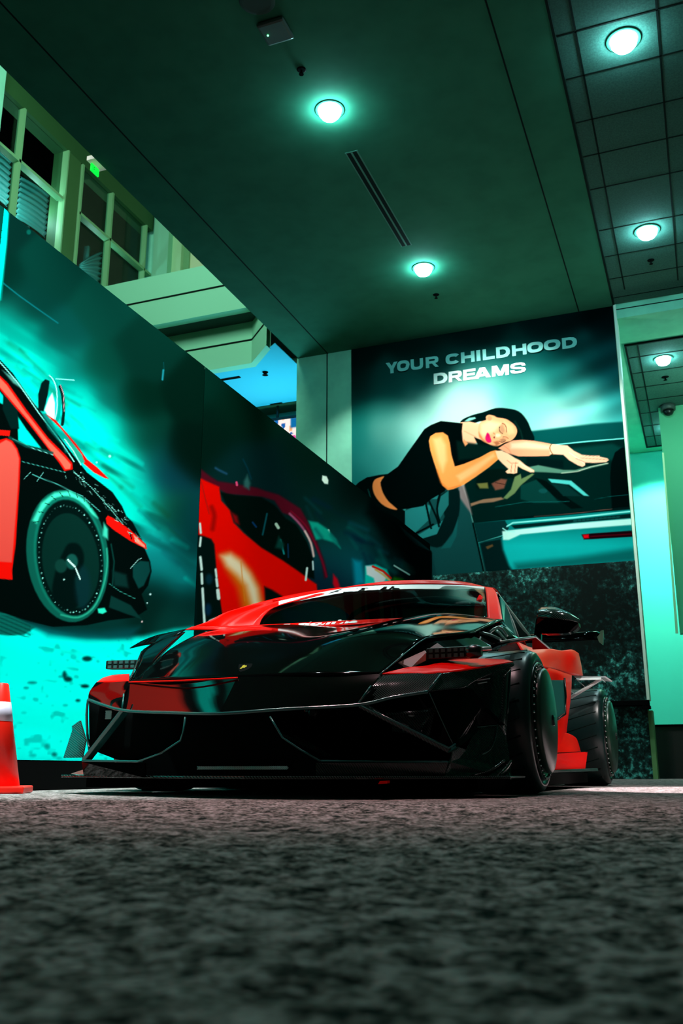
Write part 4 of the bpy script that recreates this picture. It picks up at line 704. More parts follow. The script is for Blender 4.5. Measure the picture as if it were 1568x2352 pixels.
# wireless unit with a green light, and the round thing near the top edge
p = at(632, 66, 'Z', SOF)
ap = empty('wireless_access_point', (p.x, p.y, SOF), 'white rounded wireless access point with a tiny green light on the soffit', 'ceiling device')
o = box('housing', (p.x - .13, p.x + .13, p.y - .13, p.y + .13, SOF - .05, SOF), mat('device_white', (.05, .09, .08), .4), ap, bevel=.03)
g_ = at(615, 82, 'Z', SOF - .055); lathe('status_light', [(.008, -.004), (.008, 0)], (g_.x, g_.y, SOF - .052), mat('led_green', (0, .3, .05), emit=(.1, 1, .3), es=8), ap, seg=12)
p = at(590, 2, 'Z', SOF); ds = empty('ceiling_speaker', (p.x, p.y, SOF), 'dark round ceiling speaker at the top edge of the picture', 'speaker')
lathe('grille', [(.12, -.012), (.15, -.004), (.155, 0)], (p.x, p.y, SOF), mat('speaker_dark', (.02, .06, .05), .8), ds, seg=36)
def sprinkler(px, py, z, lab, s=1.0):
    p = at(px, py, 'Z', z); e_ = empty('sprinkler_head', (p.x, p.y, z), lab, 'sprinkler', 'sprinkler heads on the ceilings')
    lathe('escutcheon', [(.035 * s, -.008), (.045 * s, 0)], p, 'dark', e_, seg=20)
    lathe('nozzle', [(.022 * s, -.055), (.024 * s, -.05), (.008 * s, -.046), (.01 * s, -.01)], p, 'dark', e_, seg=12)
sprinkler(692, 160, SOF, 'small dark sprinkler head on the soffit between access point and near downlight')
sprinkler(1001, 677, SOF, 'small dark sprinkler head on the soffit just beyond the far downlight')
sprinkler(1494, 598, SOF + .016, 'small dark sprinkler head in the aisle ceiling tiles')
sprinkler(1527, 866, 6.19, 'small sprinkler head between the downlight and the dome camera in the back ceiling', 1.3)
sprinkler(1541, 961, 6.19, 'small sprinkler head just before the farthest back ceiling downlight', 1.0)
p = at(1533, 930, 'Z', 6.19); dc = empty('dome_camera', (p.x, p.y, 6.19), 'dark dome security camera hanging from the lower back ceiling', 'security camera')
lathe('mount', [(.12, -.1), (.125, -.02), (.1, 0)], p, mat('camera_grey', (.05, .07, .065), .5), dc, seg=28); lathe('dome', [(.02, -.2), (.06, -.18), (.085, -.14), (.09, -.1)], p, 'blackp', dc, seg=28)
# exit signs
XS = XL - .08; q0 = at(212, 366, 'X', XS); q1 = at(229, 382, 'X', XS); q2 = at(229, 404, 'X', XS)
ex = empty('exit_sign', (XS, (q0.y + q1.y) / 2, q0.z), 'small glowing green exit sign hanging under the soffit edge by the windows', 'exit sign')
M['exitg'] = mat('exit_green', (0, .3, 0), emit=(0, 1, .05), es=1.3)
zt = at(212, 374, 'X', XS).z; hh = abs(at(213, 372, 'X', XS).z - at(213, 390, 'X', XS).z)
box('sign_face', (XS - .02, XS, q0.y, q1.y, zt - hh, zt), 'exitg', ex, bevel=.004)
box('bracket', (XS - .05, XL + .005, q0.y - .03, q1.y + .05, zt + .02, zt + .07), mat('bracket_pink', (.9, .75, .75), .5, emit=(1, .8, .8), es=.12), ex)  # faint glow put into the bracket's material, though it is no lamp
boxes('symbol', [(XS, XS + .002, q0.y + (q1.y - q0.y) * .27, q0.y + (q1.y - q0.y) * .36, zt - hh * f0, zt - hh * f1) for f0, f1 in ((.42, .32), (.66, .56))], 'dark', ex)
p = A(1448, 922, 17.6); ex2 = empty('exit_sign', p, 'green glowing exit sign partly hidden behind the marble wall corner', 'exit sign')
box('sign_face', (p.x - .55, p.x + .09, 17.6, 17.64, p.z - .08, p.z + .08), 'exitg', ex2, bevel=.01); boxes('bracket', [(p.x - .02, p.x + .02, 17.6, 17.64, p.z + .08, 6.205)], 'wall', ex2)
# hanging screen in the atrium
zc = b2 + .005; YT = at(634, 926, 'Z', b2).y
tv = empty('hanging_screen', A(650, 985, YT), 'bright screen hung from the blue ceiling on a black pole, mostly hidden', 'screen')
s0 = A(620, 962, YT); s1 = A(690, 950, YT); zt = A(640, 958, YT).z
box('bezel', (s0.x - 1.2, s1.x + .6, YT, YT + .06, zt - 1.3, zt), 'blackp', tv, bevel=.01)
H_, W_ = 60, 120; Pg = np.zeros((H_, W_, 3)); Pg[..., 0] = np.linspace(s0.x - 1.15, s1.x + .55, W_)[None]; Pg[..., 1] = YT - .006; Pg[..., 2] = np.linspace(zt - 1.25, zt - .06, H_)[:, None]
X, Y = pixmap(Pg); c = Canvas(X, Y); c.c[:] = (255, 235, 225); n_ = vnoise(Pg[..., 0] + 20, Pg[..., 2], .07, .06, 11); n2 = vnoise(Pg[..., 0] + 9, Pg[..., 2] + 3, .12, .09, 12)
c.c = np.where((n_ > .72)[..., None], np.array([20, 90, 170.]), c.c); c.c = np.where((n2 > .78)[..., None], np.array([230, 60, 160.]), c.c); c.c = np.where(((n_ < .2) & (n2 < .5))[..., None], np.array([240, 170, 110.]), c.c)
c.poly([(667, 960), (690, 957), (690, 980), (667, 983)], (10, 100, 160), 2); c.poly([(628, 966), (638, 964), (636, 973), (632, 974)], (10, 100, 180), 2)
SM = mat('screen_picture', (0, 0, 0), .3); n = N(SM, 'ShaderNodeVertexColor', layer_name='print'); SM.node_tree.links.new(n.outputs[0], SM.node_tree.nodes['Principled BSDF'].inputs['Emission Color']); SM.node_tree.nodes['Principled BSDF'].inputs['Emission Strength'].default_value = 1.1
mural('screen_picture', Pg, c, SM, tv)
pt = A(634, 922, YT + .03); tubes('pole', [[(pt.x, YT + .1, zt - .1), (pt.x, YT + .1, zc)]], .025, 'blackp', tv); box('ceiling_mount', (pt.x - .12, pt.x + .12, YT, YT + .2, pt.z + .02, zc), 'blackp', tv)
tubes('cable', [[A(583, 925, YT + .1), A(600, 935, YT + .1), A(612, 936, YT + .1), A(628, 928, YT + .1)]], .008, 'blackp', tv, smooth=5)
p = at(609, 855, 'Z', zc); e_ = empty('sprinkler_head', p, 'tiny dark sprinkler head on the blue atrium ceiling', 'sprinkler', 'sprinkler heads on the ceilings'); lathe('nozzle', [(.05, -.05), (.02, -.03), (.05, 0)], p, 'dark', e_, seg=14)
a, b = at(500, 872, 'Z', zc), at(551, 865, 'Z', zc); tag(box('ceiling_slot_vent', (a.x - 1, b.x, b.y - .03, b.y + .03, zc - .012, zc), 'dark'), 'short black slot vent in the blue atrium ceiling', 'air vent')
S(box('ceiling_shade_strip', (XG - 2, XL + 1, at(640, 927, 'Z', zc).y, at(640, 948, 'Z', zc).y, zc - .02, zc), mat('painted_ceiling_shade', (.01, .06, .02), .9)))  # shade along the ceiling's far edge, put in as a flat dark strip

# ------------------------------------------------------------------ traffic cone
cp = at(-21, 1822, 'Z', 0); k = (Vector(cp) - CAM).dot(cF) / F
def zc_(py): return at(-4, py, 'Y', cp.y).z
r0_, r1_ = 17 * k, 62 * k; zt_ = zc_(1570); zb_ = .035
cone = empty('traffic_cone', cp, 'red-orange traffic cone with a silver reflective collar, cut by the left edge', 'traffic cone')
rr = lambda z: r1_ + (r0_ - r1_) * (z - zb_) / (zt_ - zb_)
lathe('cone_body', [(r1_, zb_ - .003), (r0_ * 1.03, zt_ - .006), (r0_ * .9, zt_), (r0_ * .75, zt_), (r0_ * .7, zt_ - .05)], (cp.x, cp.y, 0), 'cone', cone)
lathe('reflective_collar', [(rr(zc_(1657)) + .0015, zc_(1657)), (rr(zc_(1613)) + .0015, zc_(1613))], (cp.x, cp.y, 0), 'reflect', cone)
hb = .172; ca_, sa_ = math.cos(.55), math.sin(.55)
prism('base', [(cp.x + hb * (u_ * ca_ - v_ * sa_), cp.y + hb * (u_ * sa_ + v_ * ca_), 0) for u_, v_ in ((-1, -1), (1, -1), (1, 1), (-1, 1))], (0, 0, .034), 'cone', cone, bevel=.008)

# ------------------------------------------------------------------ the race car
car = empty('race_car', (XC, 5.9, 0), 'low wide black and red racing car parked nose-first on the carpet', 'car')
def part(f, name, *a_, **k_): return f(name, *a_, parent=car, **k_)
def X_(x, Y, z): return Vector((XC + x, Y, z))
# hood
hood_rows = [[X_(-.605, 3.70, .497), X_(-.35, 3.63, .493), X_(0, 3.60, .488), X_(.35, 3.63, .489), X_(.605, 3.70, .489)],
    [X_(-.65, 3.95, .60), X_(-.35, 3.93, .63), X_(0, 3.9, .61), X_(.35, 3.93, .625), A(925, 1508, 3.93)],
    [X_(-.70, 4.2, .71), X_(-.42, 4.25, .76), X_(0, 4.2, .72), X_(.42, 4.25, .755), A(978, 1466, 4.15)],
    [X_(-.80, 4.7, .865), X_(-.48, 4.75, .885), X_(0, 4.7, .835), X_(.50, 4.75, .885), A(1088, 1452, 4.65)],
    [X_(-.84, 5.1, .93), X_(-.48, 5.15, .955), X_(0, 5.1, .915), X_(.47, 5.15, .97), A(1150, 1424, 5.2)],
    [X_(-.80, 5.35, .955), X_(-.45, 5.4, .965), X_(0, 5.4, .94), X_(.45, 5.4, .975), X_(.78, 5.45, .93)]]
hood = surf('hood', hood_rows, 'gloss', car, 8, 6)
nose = surf('nose_band', [[[A(222, 1568, 3.78), A(262, 1567, 3.73), A(300, 1565, 3.70)], [A(206, 1590, 3.73), A(245, 1600, 3.67), A(284, 1600, 3.62)], [A(203, 1607, 3.68), A(243, 1620, 3.62), A(280, 1631, 3.58)]],
    [[A(300, 1565, 3.70), A(422, 1561, 3.645), A(545, 1556, 3.59)], [A(284, 1600, 3.65), A(404, 1600, 3.59), A(525, 1598, 3.53)], [A(280, 1631, 3.60), A(392, 1636, 3.535), A(505, 1638, 3.47)]],
    [[A(545, 1556, 3.59), A(700, 1552, 3.63), A(875, 1549, 3.70)], [A(525, 1598, 3.53), A(680, 1592, 3.57), A(850, 1578, 3.65)], [A(505, 1638, 3.47), A(650, 1628, 3.52), A(821, 1618, 3.60)]],
    [[A(875, 1549, 3.70), A(945, 1548, 3.74), A(1013, 1546, 3.78)], [A(850, 1578, 3.62), A(920, 1570, 3.67), A(998, 1566, 3.73)], [A(821, 1618, 3.58), A(900, 1601, 3.62), A(982, 1588, 3.68)]]], 'twill', car, 8, 5)
nose.data.materials.append(M['nose'])
for f in nose.data.polygons: f.material_index = 1 if f.center.x + XC < A(870, 1560, 3.68).x else 0
nose.modifiers.new('e', 'EDGE_SPLIT').split_angle = math.radians(9)
edge_pts = [A(203, 1607, 3.66), A(280, 1631, 3.56), A(390, 1637, 3.46), A(505, 1639, 3.40), A(650, 1629, 3.46), A(821, 1619, 3.56), A(900, 1602, 3.60), A(982, 1589, 3.66)]
tubes('lower_lip', [edge_pts], .007, 'edge', car, smooth=6)
tubes('crease', [[A(284, 1594, 3.60), A(280, 1631, 3.56)], [A(852, 1575, 3.60), A(821, 1618, 3.56)], [A(1012, 1548, 3.76), A(982, 1588, 3.665)]], .004, 'edge', car)
# red fender tops
redr = [[A(874, 1549, 3.69), A(945, 1548, 3.74), A(1012, 1547, 3.78), A(1100, 1534, 3.95), A(1178, 1521, 4.15)], [A(938, 1533, 3.85), A(980, 1530, 3.95), A(1030, 1518, 4.05), A(1100, 1514, 4.2), A(1160, 1516, 4.25)]]
surf('fender_top', [redr, [[A(296, 1567, 3.70), A(258, 1568, 3.73), A(222, 1568, 3.78)], [A(297, 1549, 4.0), A(262, 1551, 4.0), A(236, 1558, 3.95)]]], 'red', car, 5, 4)
tubes('seam_strip', [[A(296, 1567, 3.69), A(400, 1564, 3.61), A(470, 1561, 3.585), A(545, 1557, 3.575)]], .004, 'red', car, smooth=5)
# headlight housings (the dark hollow between hood edge and fender)
hr = [[A(878, 1546, 3.76), A(925, 1506, 3.98), A(980, 1468, 4.2), A(1088, 1454, 4.7)], [A(938, 1535, 3.95), A(1000, 1520, 4.1), A(1060, 1505, 4.3), A(1150, 1490, 4.75)]]
hl = [[A(300, 1563, 3.74), A(318, 1525, 3.9), A(330, 1492, 4.2), A(400, 1455, 4.75)], [A(330, 1563, 3.78), A(350, 1530, 3.95), A(380, 1495, 4.25), A(425, 1452, 4.78)]]
surf('headlight_housing', [hr, hl], 'gloss', car, 5, 4)
tubes('hood_edge_bead', [[A(873, 1549, 3.68), A(890, 1535, 3.76), A(925, 1505, 3.92), A(960, 1477, 4.07), A(978, 1466, 4.14), A(1030, 1460, 4.4), A(1088, 1453, 4.64), A(1118, 1436, 4.9), A(1150, 1424, 5.18)]], .004, 'edge', car)
tubes('housing_bead', [[A(297, 1566, 3.69), A(303, 1550, 3.72), A(314, 1524, 3.85), A(325, 1497, 4.1)]], .004, 'twill', car)
# light bars
def lightbar(x0, y0, x1, y1, h, Y, n, nm='light_bar'):
    a_, b_ = A(x0, y0, Y), A(x1, y1, Y + .02); hh = h * 4.0 / F; d = (b_ - a_)
    cs = [a_ + Vector((0, 0, -hh / 2)), b_ + Vector((0, 0, -hh / 2)), b_ + Vector((0, 0, hh / 2)), a_ + Vector((0, 0, hh / 2))]
    o_ = prism(nm, cs, (0, .06, 0), 'blackp', car, bevel=.006)
    for i in range(n):
        for j in (-.25, .25):
            c_ = a_ + d * ((i + .8) / (n + .6)) + Vector((0, -.004, j * hh)); w_ = d.length / (n + 1) * .34; h2_ = hh * .17
            prism('led_lens', [c_ + Vector((-w_, 0, -h2_)), c_ + Vector((w_, 0, -h2_)), c_ + Vector((w_, 0, h2_)), c_ + Vector((-w_, 0, h2_))], (0, .006, 0), 'lens' if nm else 'lens', o_)
    return o_
lightbar(242, 1527, 315, 1525, 23, 3.98, 5); lightbar(978, 1502, 1087, 1496, 27, 3.98, 7)
lathe('light_bar_end', [(.02, -.02), (.03, 0), (.03, .03), (.02, .05)], A(1080, 1497, 3.98), 'rim', car, 'X', 20)
tubes('bolt_rod', [[A(1088, 1492, 4.0), A(1127, 1489, 4.05)]], .009, 'silver', car)
prism('light_bracket', [A(914, 1531, 3.9), A(915, 1521, 3.9), A(975, 1494, 3.98), A(978, 1499, 3.98), A(977, 1517, 3.98), A(944, 1533, 3.92)], (0, .01, 0), 'white', car)
prism('light_bracket', [A(986, 1489, 4.0), A(1004, 1477, 4.02), A(1018, 1487, 4.02)], (0, .01, 0), 'silver', car)
# flare tips over the front wheels
surf('front_flare', [[[A(298, 1489, 4.5), A(340, 1480, 4.45), A(395, 1478, 4.5)], [A(330, 1471, 4.6), A(365, 1462, 4.6), A(405, 1460, 4.65)], [A(362, 1459, 4.7), A(400, 1451, 4.75), A(428, 1445, 4.8)]]], 'gloss', car, 5, 4)
arm = [[A(1118, 1489, 4.35), A(1150, 1474, 4.4), A(1190, 1467, 4.6), A(1230, 1462, 4.9)], [A(1120, 1496, 4.4), A(1152, 1484, 4.45), A(1192, 1474, 4.65), A(1224, 1469, 4.9)]]
surf('flare_arm', arm, 'gloss', car, 5, 2)
tubes('arm_edge', [[A(1150, 1474, 4.39), A(1190, 1467, 4.59), A(1230, 1462.5, 4.89), A(1261, 1489, 5.0)]], .005, 'silver', car)
prism('arch_end_plate', [A(1222, 1466, 4.95), A(1230, 1464, 4.95), A(1260, 1490, 5.02), A(1222, 1491, 5.0)], (0, .02, 0), 'red', car)
tubes('hinge_linkage', [[A(1100, 1452, 4.8), A(1130, 1460, 4.82), A(1150, 1470, 4.85)], [A(1140, 1448, 4.9), A(1160, 1470, 4.9), A(1170, 1478, 4.9)], [A(1118, 1458, 4.9), A(1145, 1440, 4.9), A(1165, 1462, 4.92)]], .008, 'silver', car, smooth=3)
surf('cowl_recess', [[A(1095, 1455, 4.8), A(1120, 1440, 4.95), A(1152, 1428, 5.24)], [A(1110, 1490, 4.9), A(1160, 1480, 5.0), A(1195, 1472, 5.2)]], 'gloss', car, 4, 3)
# bumper cheeks
ch = [[A(1013, 1547, 3.775), A(1060, 1541, 3.87), A(1110, 1533, 3.98), A(1176, 1522, 4.14)], [A(998, 1567, 3.73), A(1050, 1560, 3.84), A(1105, 1547, 3.97), A(1173, 1533, 4.12)], [A(982, 1589, 3.68), A(1030, 1583, 3.77), A(1066, 1579, 3.86), A(1086, 1556, 3.93)]]
surf('bumper_cheek', [ch], 'twill', car, 6, 5)
prism('cheek_panel', [A(984, 1591, 3.69), A(1068, 1580, 3.86), A(1105, 1625, 3.95), A(1146, 1665, 4.03), A(1094, 1670, 3.95), A(1070, 1690, 3.88), A(1043, 1713, 3.78)], (0.02, .03, 0), 'gloss', car)
prism('recess_panel', [A(1068, 1580, 3.94), A(1086, 1552, 4.0), A(1172, 1534, 4.2), A(1165, 1620, 4.18), A(1146, 1668, 4.1), A(1104, 1626, 4.02)], (0.0, .02, 0), 'twill', car)
surf('bumper_blade', [[A(1158, 1552, 4.05), A(1154, 1590, 4.05), A(1152, 1630, 4.04), A(1143, 1664, 4.03)], [A(1172, 1537, 4.12), A(1170, 1580, 4.12), A(1165, 1640, 4.1), A(1160, 1690, 4.08)]], 'twill', car, 6, 2)
tubes('panel_bead', [[A(1172, 1537, 4.11), A(1170, 1580, 4.11), A(1165, 1640, 4.09)], [A(1096, 1670, 3.94), A(1143, 1665, 4.02)], [A(1143, 1665, 4.02), A(1136, 1700, 4.0), A(1125, 1722, 3.96), A(1108, 1733, 3.9)], [A(986, 1592, 3.68), A(1012, 1650, 3.73), A(1040, 1710, 3.77)]], .0022, 'edge', car, smooth=3)
tubes('recess_slat', [[A(1095, 1563, 4.0), A(1125, 1558, 4.03)], [A(1097, 1570, 4.0), A(1118, 1566, 4.03)]], .003, 'silver', car)
prism('lower_cheek', [A(1094, 1671, 3.95), A(1143, 1666, 4.03), A(1160, 1690, 4.06), A(1162, 1745, 4.05), A(1172, 1790, 4.0), A(1018, 1787, 3.72), A(1030, 1750, 3.73), A(1043, 1713, 3.78), A(1070, 1722, 3.86)], (0, .03, 0), 'twill', car)
surf('canard', [[A(1078, 1783, 3.84), A(1122, 1771, 3.88), A(1158, 1744, 3.98)], [A(1105, 1786, 3.92), A(1135, 1776, 3.98), A(1164, 1752, 4.05)]], 'twill', car, 5, 2)
surf('canard', [[A(1133, 1788, 3.9), A(1155, 1768, 3.95), A(1174, 1745, 4.05)], [A(1150, 1789, 3.96), A(1166, 1772, 4.02), A(1176, 1752, 4.1)]], 'twill', car, 5, 2)
prism('canard', [A(183, 1655, 3.95), A(165, 1668, 3.95), A(166, 1676, 3.95), A(145, 1741, 3.9), A(188, 1740, 3.8), A(196, 1700, 3.85)], (0.0, .012, 0), 'twill', car)
tag_c = None
# left corner post, struts, ducts
tubes('corner_post', [[A(202, 1608, 3.67), A(199, 1640, 3.69), A(201, 1690, 3.72), A(205, 1722, 3.7)]], .006, 'edge', car, smooth=4)
def flatbar(name, a_, b_, w_, m_, d=.05, Ya=3.55, Yb=3.7):
    a0, b0 = Vector((a_[0], a_[1], 0)), Vector((b_[0], b_[1], 0)); n_ = (b0 - a0).normalized(); n_ = Vector((-n_.y, n_.x, 0)) * w_ / 2
    return prism(name, [A((a0 + n_).x, (a0 + n_).y, Ya), A((b0 + n_).x, (b0 + n_).y, Yb), A((b0 - n_).x, (b0 - n_).y, Yb), A((a0 - n_).x, (a0 - n_).y, Ya)], (0, d, 0), m_, car, bevel=.003)
tubes('strut_edge', [[A(824, 1617, 3.56), A(1030, 1719, 3.71), A(1045, 1710, 3.76)]], .005, 'edge', car)
flatbar('bumper_strut', (824, 1619), (1030, 1724), 13, 'twill', .05, 3.57, 3.72); flatbar('bumper_strut', (1026, 1725), (1045, 1712), 11, 'edge', .05, 3.72, 3.77)
flatbar('bumper_strut', (279, 1632), (190, 1746), 9, 'edge', .05, 3.57, 3.69)
flatbar('duct_rail', (735, 1748), (1028, 1750), 5, 'edge', .04, 3.5, 3.70); flatbar('duct_rail', (187, 1747), (317, 1749), 5, 'edge', .04, 3.69, 3.5)
tubes('duct_frame', [[A(620, 1646, 3.49), A(634, 1670, 3.49), A(648, 1694, 3.5), A(690, 1722, 3.5), A(735, 1748, 3.5)], [A(425, 1647, 3.5), A(421, 1680, 3.5), A(414, 1701, 3.5), A(370, 1730, 3.5), A(317, 1749, 3.5)]], .004, 'edge', car)
prism('lower_fascia', [A(725, 1752, 3.51), A(1028, 1753, 3.71), A(1018, 1787, 3.71), A(725, 1787, 3.51)], (0, .02, 0), 'twill', car)
prism('lower_fascia', [A(188, 1750, 3.7), A(330, 1752, 3.52), A(330, 1786, 3.52), A(192, 1783, 3.72)], (0, .02, 0), 'gloss', car)
prism('centre_grille', [A(427, 1640, 3.56), A(618, 1638, 3.56), A(646, 1696, 3.56), A(733, 1752, 3.56), A(733, 1786, 3.56), A(318, 1786, 3.56), A(318, 1752, 3.56), A(412, 1704, 3.56)], (0, .03, 0), 'dark', car)
M['mesh'] = mat('honeycomb_mesh', (.01, .02, .02), .3, metal=.5)
def hexmesh(name, x0, y0, x1, y1, Y, rows, cols, parent, rx=.0022):
    a_, b_ = A(x0, y0, Y), A(x1, y1, Y); L = []; w_ = (b_.x - a_.x) / cols; h_ = (b_.z - a_.z) / rows
    for i in range(cols):
        for j in range(rows):
            z0 = a_.z + h_ * (j + .1); xx = a_.x + w_ * (i + (.5 if j % 2 else 0)); L.append([(xx, Y, z0 + h_ * .5), (xx + w_ * .5, Y, z0), (xx + w_, Y, z0 + h_ * .5)]); L.append([(xx, Y, z0 + h_ * .5), (xx + w_ * .5, Y, z0 + h_), (xx + w_, Y, z0 + h_ * .5)])
    return tubes(name, L, rx, M['silver'], parent, seg=4)
hexmesh('grille_mesh', 452, 1768, 660, 1760, 3.54, 3, 50, car, .0009)
hexmesh('duct_mesh', 241, 1652, 256, 1632, 3.75, 7, 6, car, .001)
# inside of the ducts
surf('duct_back', [[[A(205, 1600, 4.0), A(300, 1620, 3.95), A(430, 1636, 3.9)], [A(206, 1720, 3.98), A(300, 1752, 3.95), A(430, 1755, 3.9)]], [[A(610, 1630, 3.9), A(820, 1600, 4.0), A(1040, 1575, 4.2)], [A(610, 1758, 3.9), A(820, 1757, 3.95), A(1075, 1752, 4.1)]]], 'dark', car, 3, 3)
surf('duct_blade', [[A(634, 1666, 3.56), A(645, 1672, 3.6), A(700, 1697, 3.68), A(760, 1735, 3.75)], [A(646, 1692, 3.53), A(668, 1698, 3.58), A(705, 1718, 3.66), A(750, 1742, 3.74)]], 'twill', car, 5, 3)
tubes('duct_brace', [[A(1005, 1610, 3.9), A(960, 1690, 3.9)], [A(885, 1640, 3.85), A(1000, 1636, 3.9)], [A(700, 1633, 3.8), A(725, 1632, 3.8)]], .008, 'twill', car)
prism('radiator_fin_panel', [A(900, 1640, 3.95), A(1000, 1625, 3.98), A(985, 1690, 3.98), A(900, 1680, 3.95)], (0, .02, 0), 'twill', car)
lathe('duct_sensor', [(.006, -.006), (.012, 0), (.012, .02)], A(943, 1640, 3.9), 'silver', car, 'Y', 12)
lathe('tow_socket', [(.012, -.004), (.02, 0), (.02, .02)], A(718, 1637, 3.72), 'blackp', car, 'Y', 16)
# splitter
spl = [A(140, 1779, 3.88), A(300, 1783, 3.6), A(420, 1786, 3.42), A(560, 1789, 3.34), A(700, 1790, 3.36), A(860, 1790, 3.46), A(1020, 1790, 3.66), A(1172, 1790, 3.88)]
zsp = .074; so = [Vector((p.x, p.y, zsp)) for p in spl] + [Vector((XC + 1.08, 4.25, zsp)), Vector((XC - 1.08, 4.25, zsp))]
prism('splitter', so, (0, 0, .011), 'twill', car, bevel=.003)
prism('splitter_support', [A(162, 1777, 3.85), A(190, 1768, 3.72), A(191, 1779, 3.72), A(176, 1779, 3.78)], (0, .015, 0), 'silver', car)
prism('tow_tab', [A(868, 1801, 3.45), A(872, 1794, 3.45), A(889, 1793, 3.45), A(889, 1799, 3.45)], (0, .03, 0), 'red', car)
for k in range(3): pass
# underbody and hull
prism('floor_pan', [X_(-.95, 3.9, .03), X_(.95, 3.9, .03), X_(1.0, 4.2, .03), X_(.78, 4.24, .03), X_(.74, 5.0, .03), X_(1.02, 5.1, .03), X_(1.06, 6.6, .03), X_(.74, 6.8, .03), X_(.74, 8.1, .03), X_(-.74, 8.1, .03), X_(-.74, 6.8, .03), X_(-1.06, 6.6, .03), X_(-1.02, 5.1, .03), X_(-.74, 5.0, .03), X_(-.78, 4.24, .03), X_(-1.0, 4.2, .03)], (0, 0, .06), 'dark', car)
surf('chassis_tub', [[X_(-.7, Y, .1), X_(-.72, Y, .3), X_(-.6, Y, z), X_(0, Y, z + .02), X_(.6, Y, z), X_(.72, Y, .3), X_(.7, Y, .1)] for Y, z in ((3.98, .45), (4.3, .6), (4.8, .74), (5.3, .82), (6.5, .8), (7.3, .78), (8.0, .7))], 'dark', car, 3, 2)
# cowl, pillars, glass, banner, roof
cow = surf('cowl_trim', [[A(424, 1447, 4.70), A(500, 1447, 4.88), A(600, 1446, 5.0), A(700, 1441, 5.08), A(800, 1436, 5.1), A(880, 1429, 5.14), A(950, 1421, 5.18)], [A(440, 1440, 4.75), A(520, 1439, 4.95), A(600, 1436, 5.1), A(700, 1431, 5.16), A(800, 1426, 5.2), A(880, 1422, 5.24), A(950, 1419, 5.26)]], 'red', car, 5, 3)
surf('windshield_pillar', [[[A(428, 1445, 4.74), A(480, 1426, 4.9), A(525, 1404, 5.08), A(620, 1378, 5.5), A(700, 1361, 5.86), A(780, 1350, 6.2)], [A(500, 1443, 4.95), A(530, 1432, 5.05), A(580, 1402, 5.3), A(660, 1378, 5.6), A(735, 1362, 5.9), A(800, 1350, 6.22)], [A(595, 1440, 5.12), A(602, 1420, 5.2), A(628, 1396, 5.35), A(690, 1378, 5.62), A(750, 1365, 5.9), A(815, 1350, 6.2)]],
    [[A(1154, 1432, 5.25), A(1148, 1395, 5.55), A(1140, 1364, 5.88), A(1131, 1351, 6.12)], [A(1120, 1427, 5.2), A(1118, 1390, 5.52), A(1116, 1365, 5.85), A(1113, 1349, 6.15)]]], 'red', car, 5, 4)
ws = surf('windshield', [[A(590, 1442, 5.14), A(700, 1440, 5.25), A(850, 1434, 5.36), A(1000, 1430, 5.36), A(1122, 1426, 5.24)], [A(630, 1396, 5.4), A(745, 1394, 5.66), A(870, 1388, 5.82), A(1000, 1386, 5.78), A(1119, 1388, 5.56)],
    [A(728, 1367, 5.86), A(800, 1356, 6.12), A(930, 1347, 6.3), A(1040, 1346, 6.28), A(1114, 1351, 6.18)]], 'wind', car, 8, 8, solid=.003)
ban = surf('windshield_banner', [[A(640, 1390, 5.42), A(735, 1371, 5.8), A(820, 1358, 6.08), A(940, 1353, 6.2), A(1050, 1355, 6.16), A(1112, 1360, 6.06)], [A(640, 1381, 5.48), A(735, 1361, 5.9), A(820, 1348, 6.2), A(940, 1343, 6.34), A(1050, 1344, 6.3), A(1112, 1348, 6.2)]], 'white', car, 6, 3, solid=.002)
surf('roof', [[A(625, 1380, 5.48), A(730, 1360, 5.92), A(820, 1347, 6.24), A(940, 1341.5, 6.38), A(1050, 1342.5, 6.34), A(1134, 1351, 6.2)], [X_(-.7, 6.6, 1.30), X_(-.5, 6.6, 1.38), X_(-.2, 6.6, 1.42), X_(.1, 6.6, 1.41), X_(.35, 6.6, 1.37), X_(.55, 6.6, 1.28)], [X_(-.62, 7.8, 1.0), X_(-.5, 7.8, 1.05), X_(-.2, 7.8, 1.08), X_(.1, 7.8, 1.08), X_(.35, 7.8, 1.05), X_(.55, 7.8, .98)]], 'red', car, 5, 5)
tb = bvh([ban])
uv, fs = text_mesh('AUTOLNK', .0, .3)
def decal_text(body, quad, tree, m_, name, bold=0, shear=0, lift=.004):
    uv, fs = text_mesh(body, bold, shear); o_ = decal(name, uv, fs, quad, tree, m_, car, lift, 5.2); return o_
decal_text('AUTOLNK', [(752, 1363.5), (957, 1351), (955, 1344), (762, 1353.5)], tb, 'dark', 'banner_lettering', .04, .3)
decal_text('AUTOLNK', [(752, 1364), (962, 1350), (952, 1344), (772, 1355)], tb, 'dark', 'banner_lettering', .02, .35) if False else None
tw = bvh([cow, ws])
decal_text('customina', [(641, 1442), (822, 1430), (820, 1421), (645, 1431)], tw, 'white', 'cowl_lettering', .05, .3, .02)
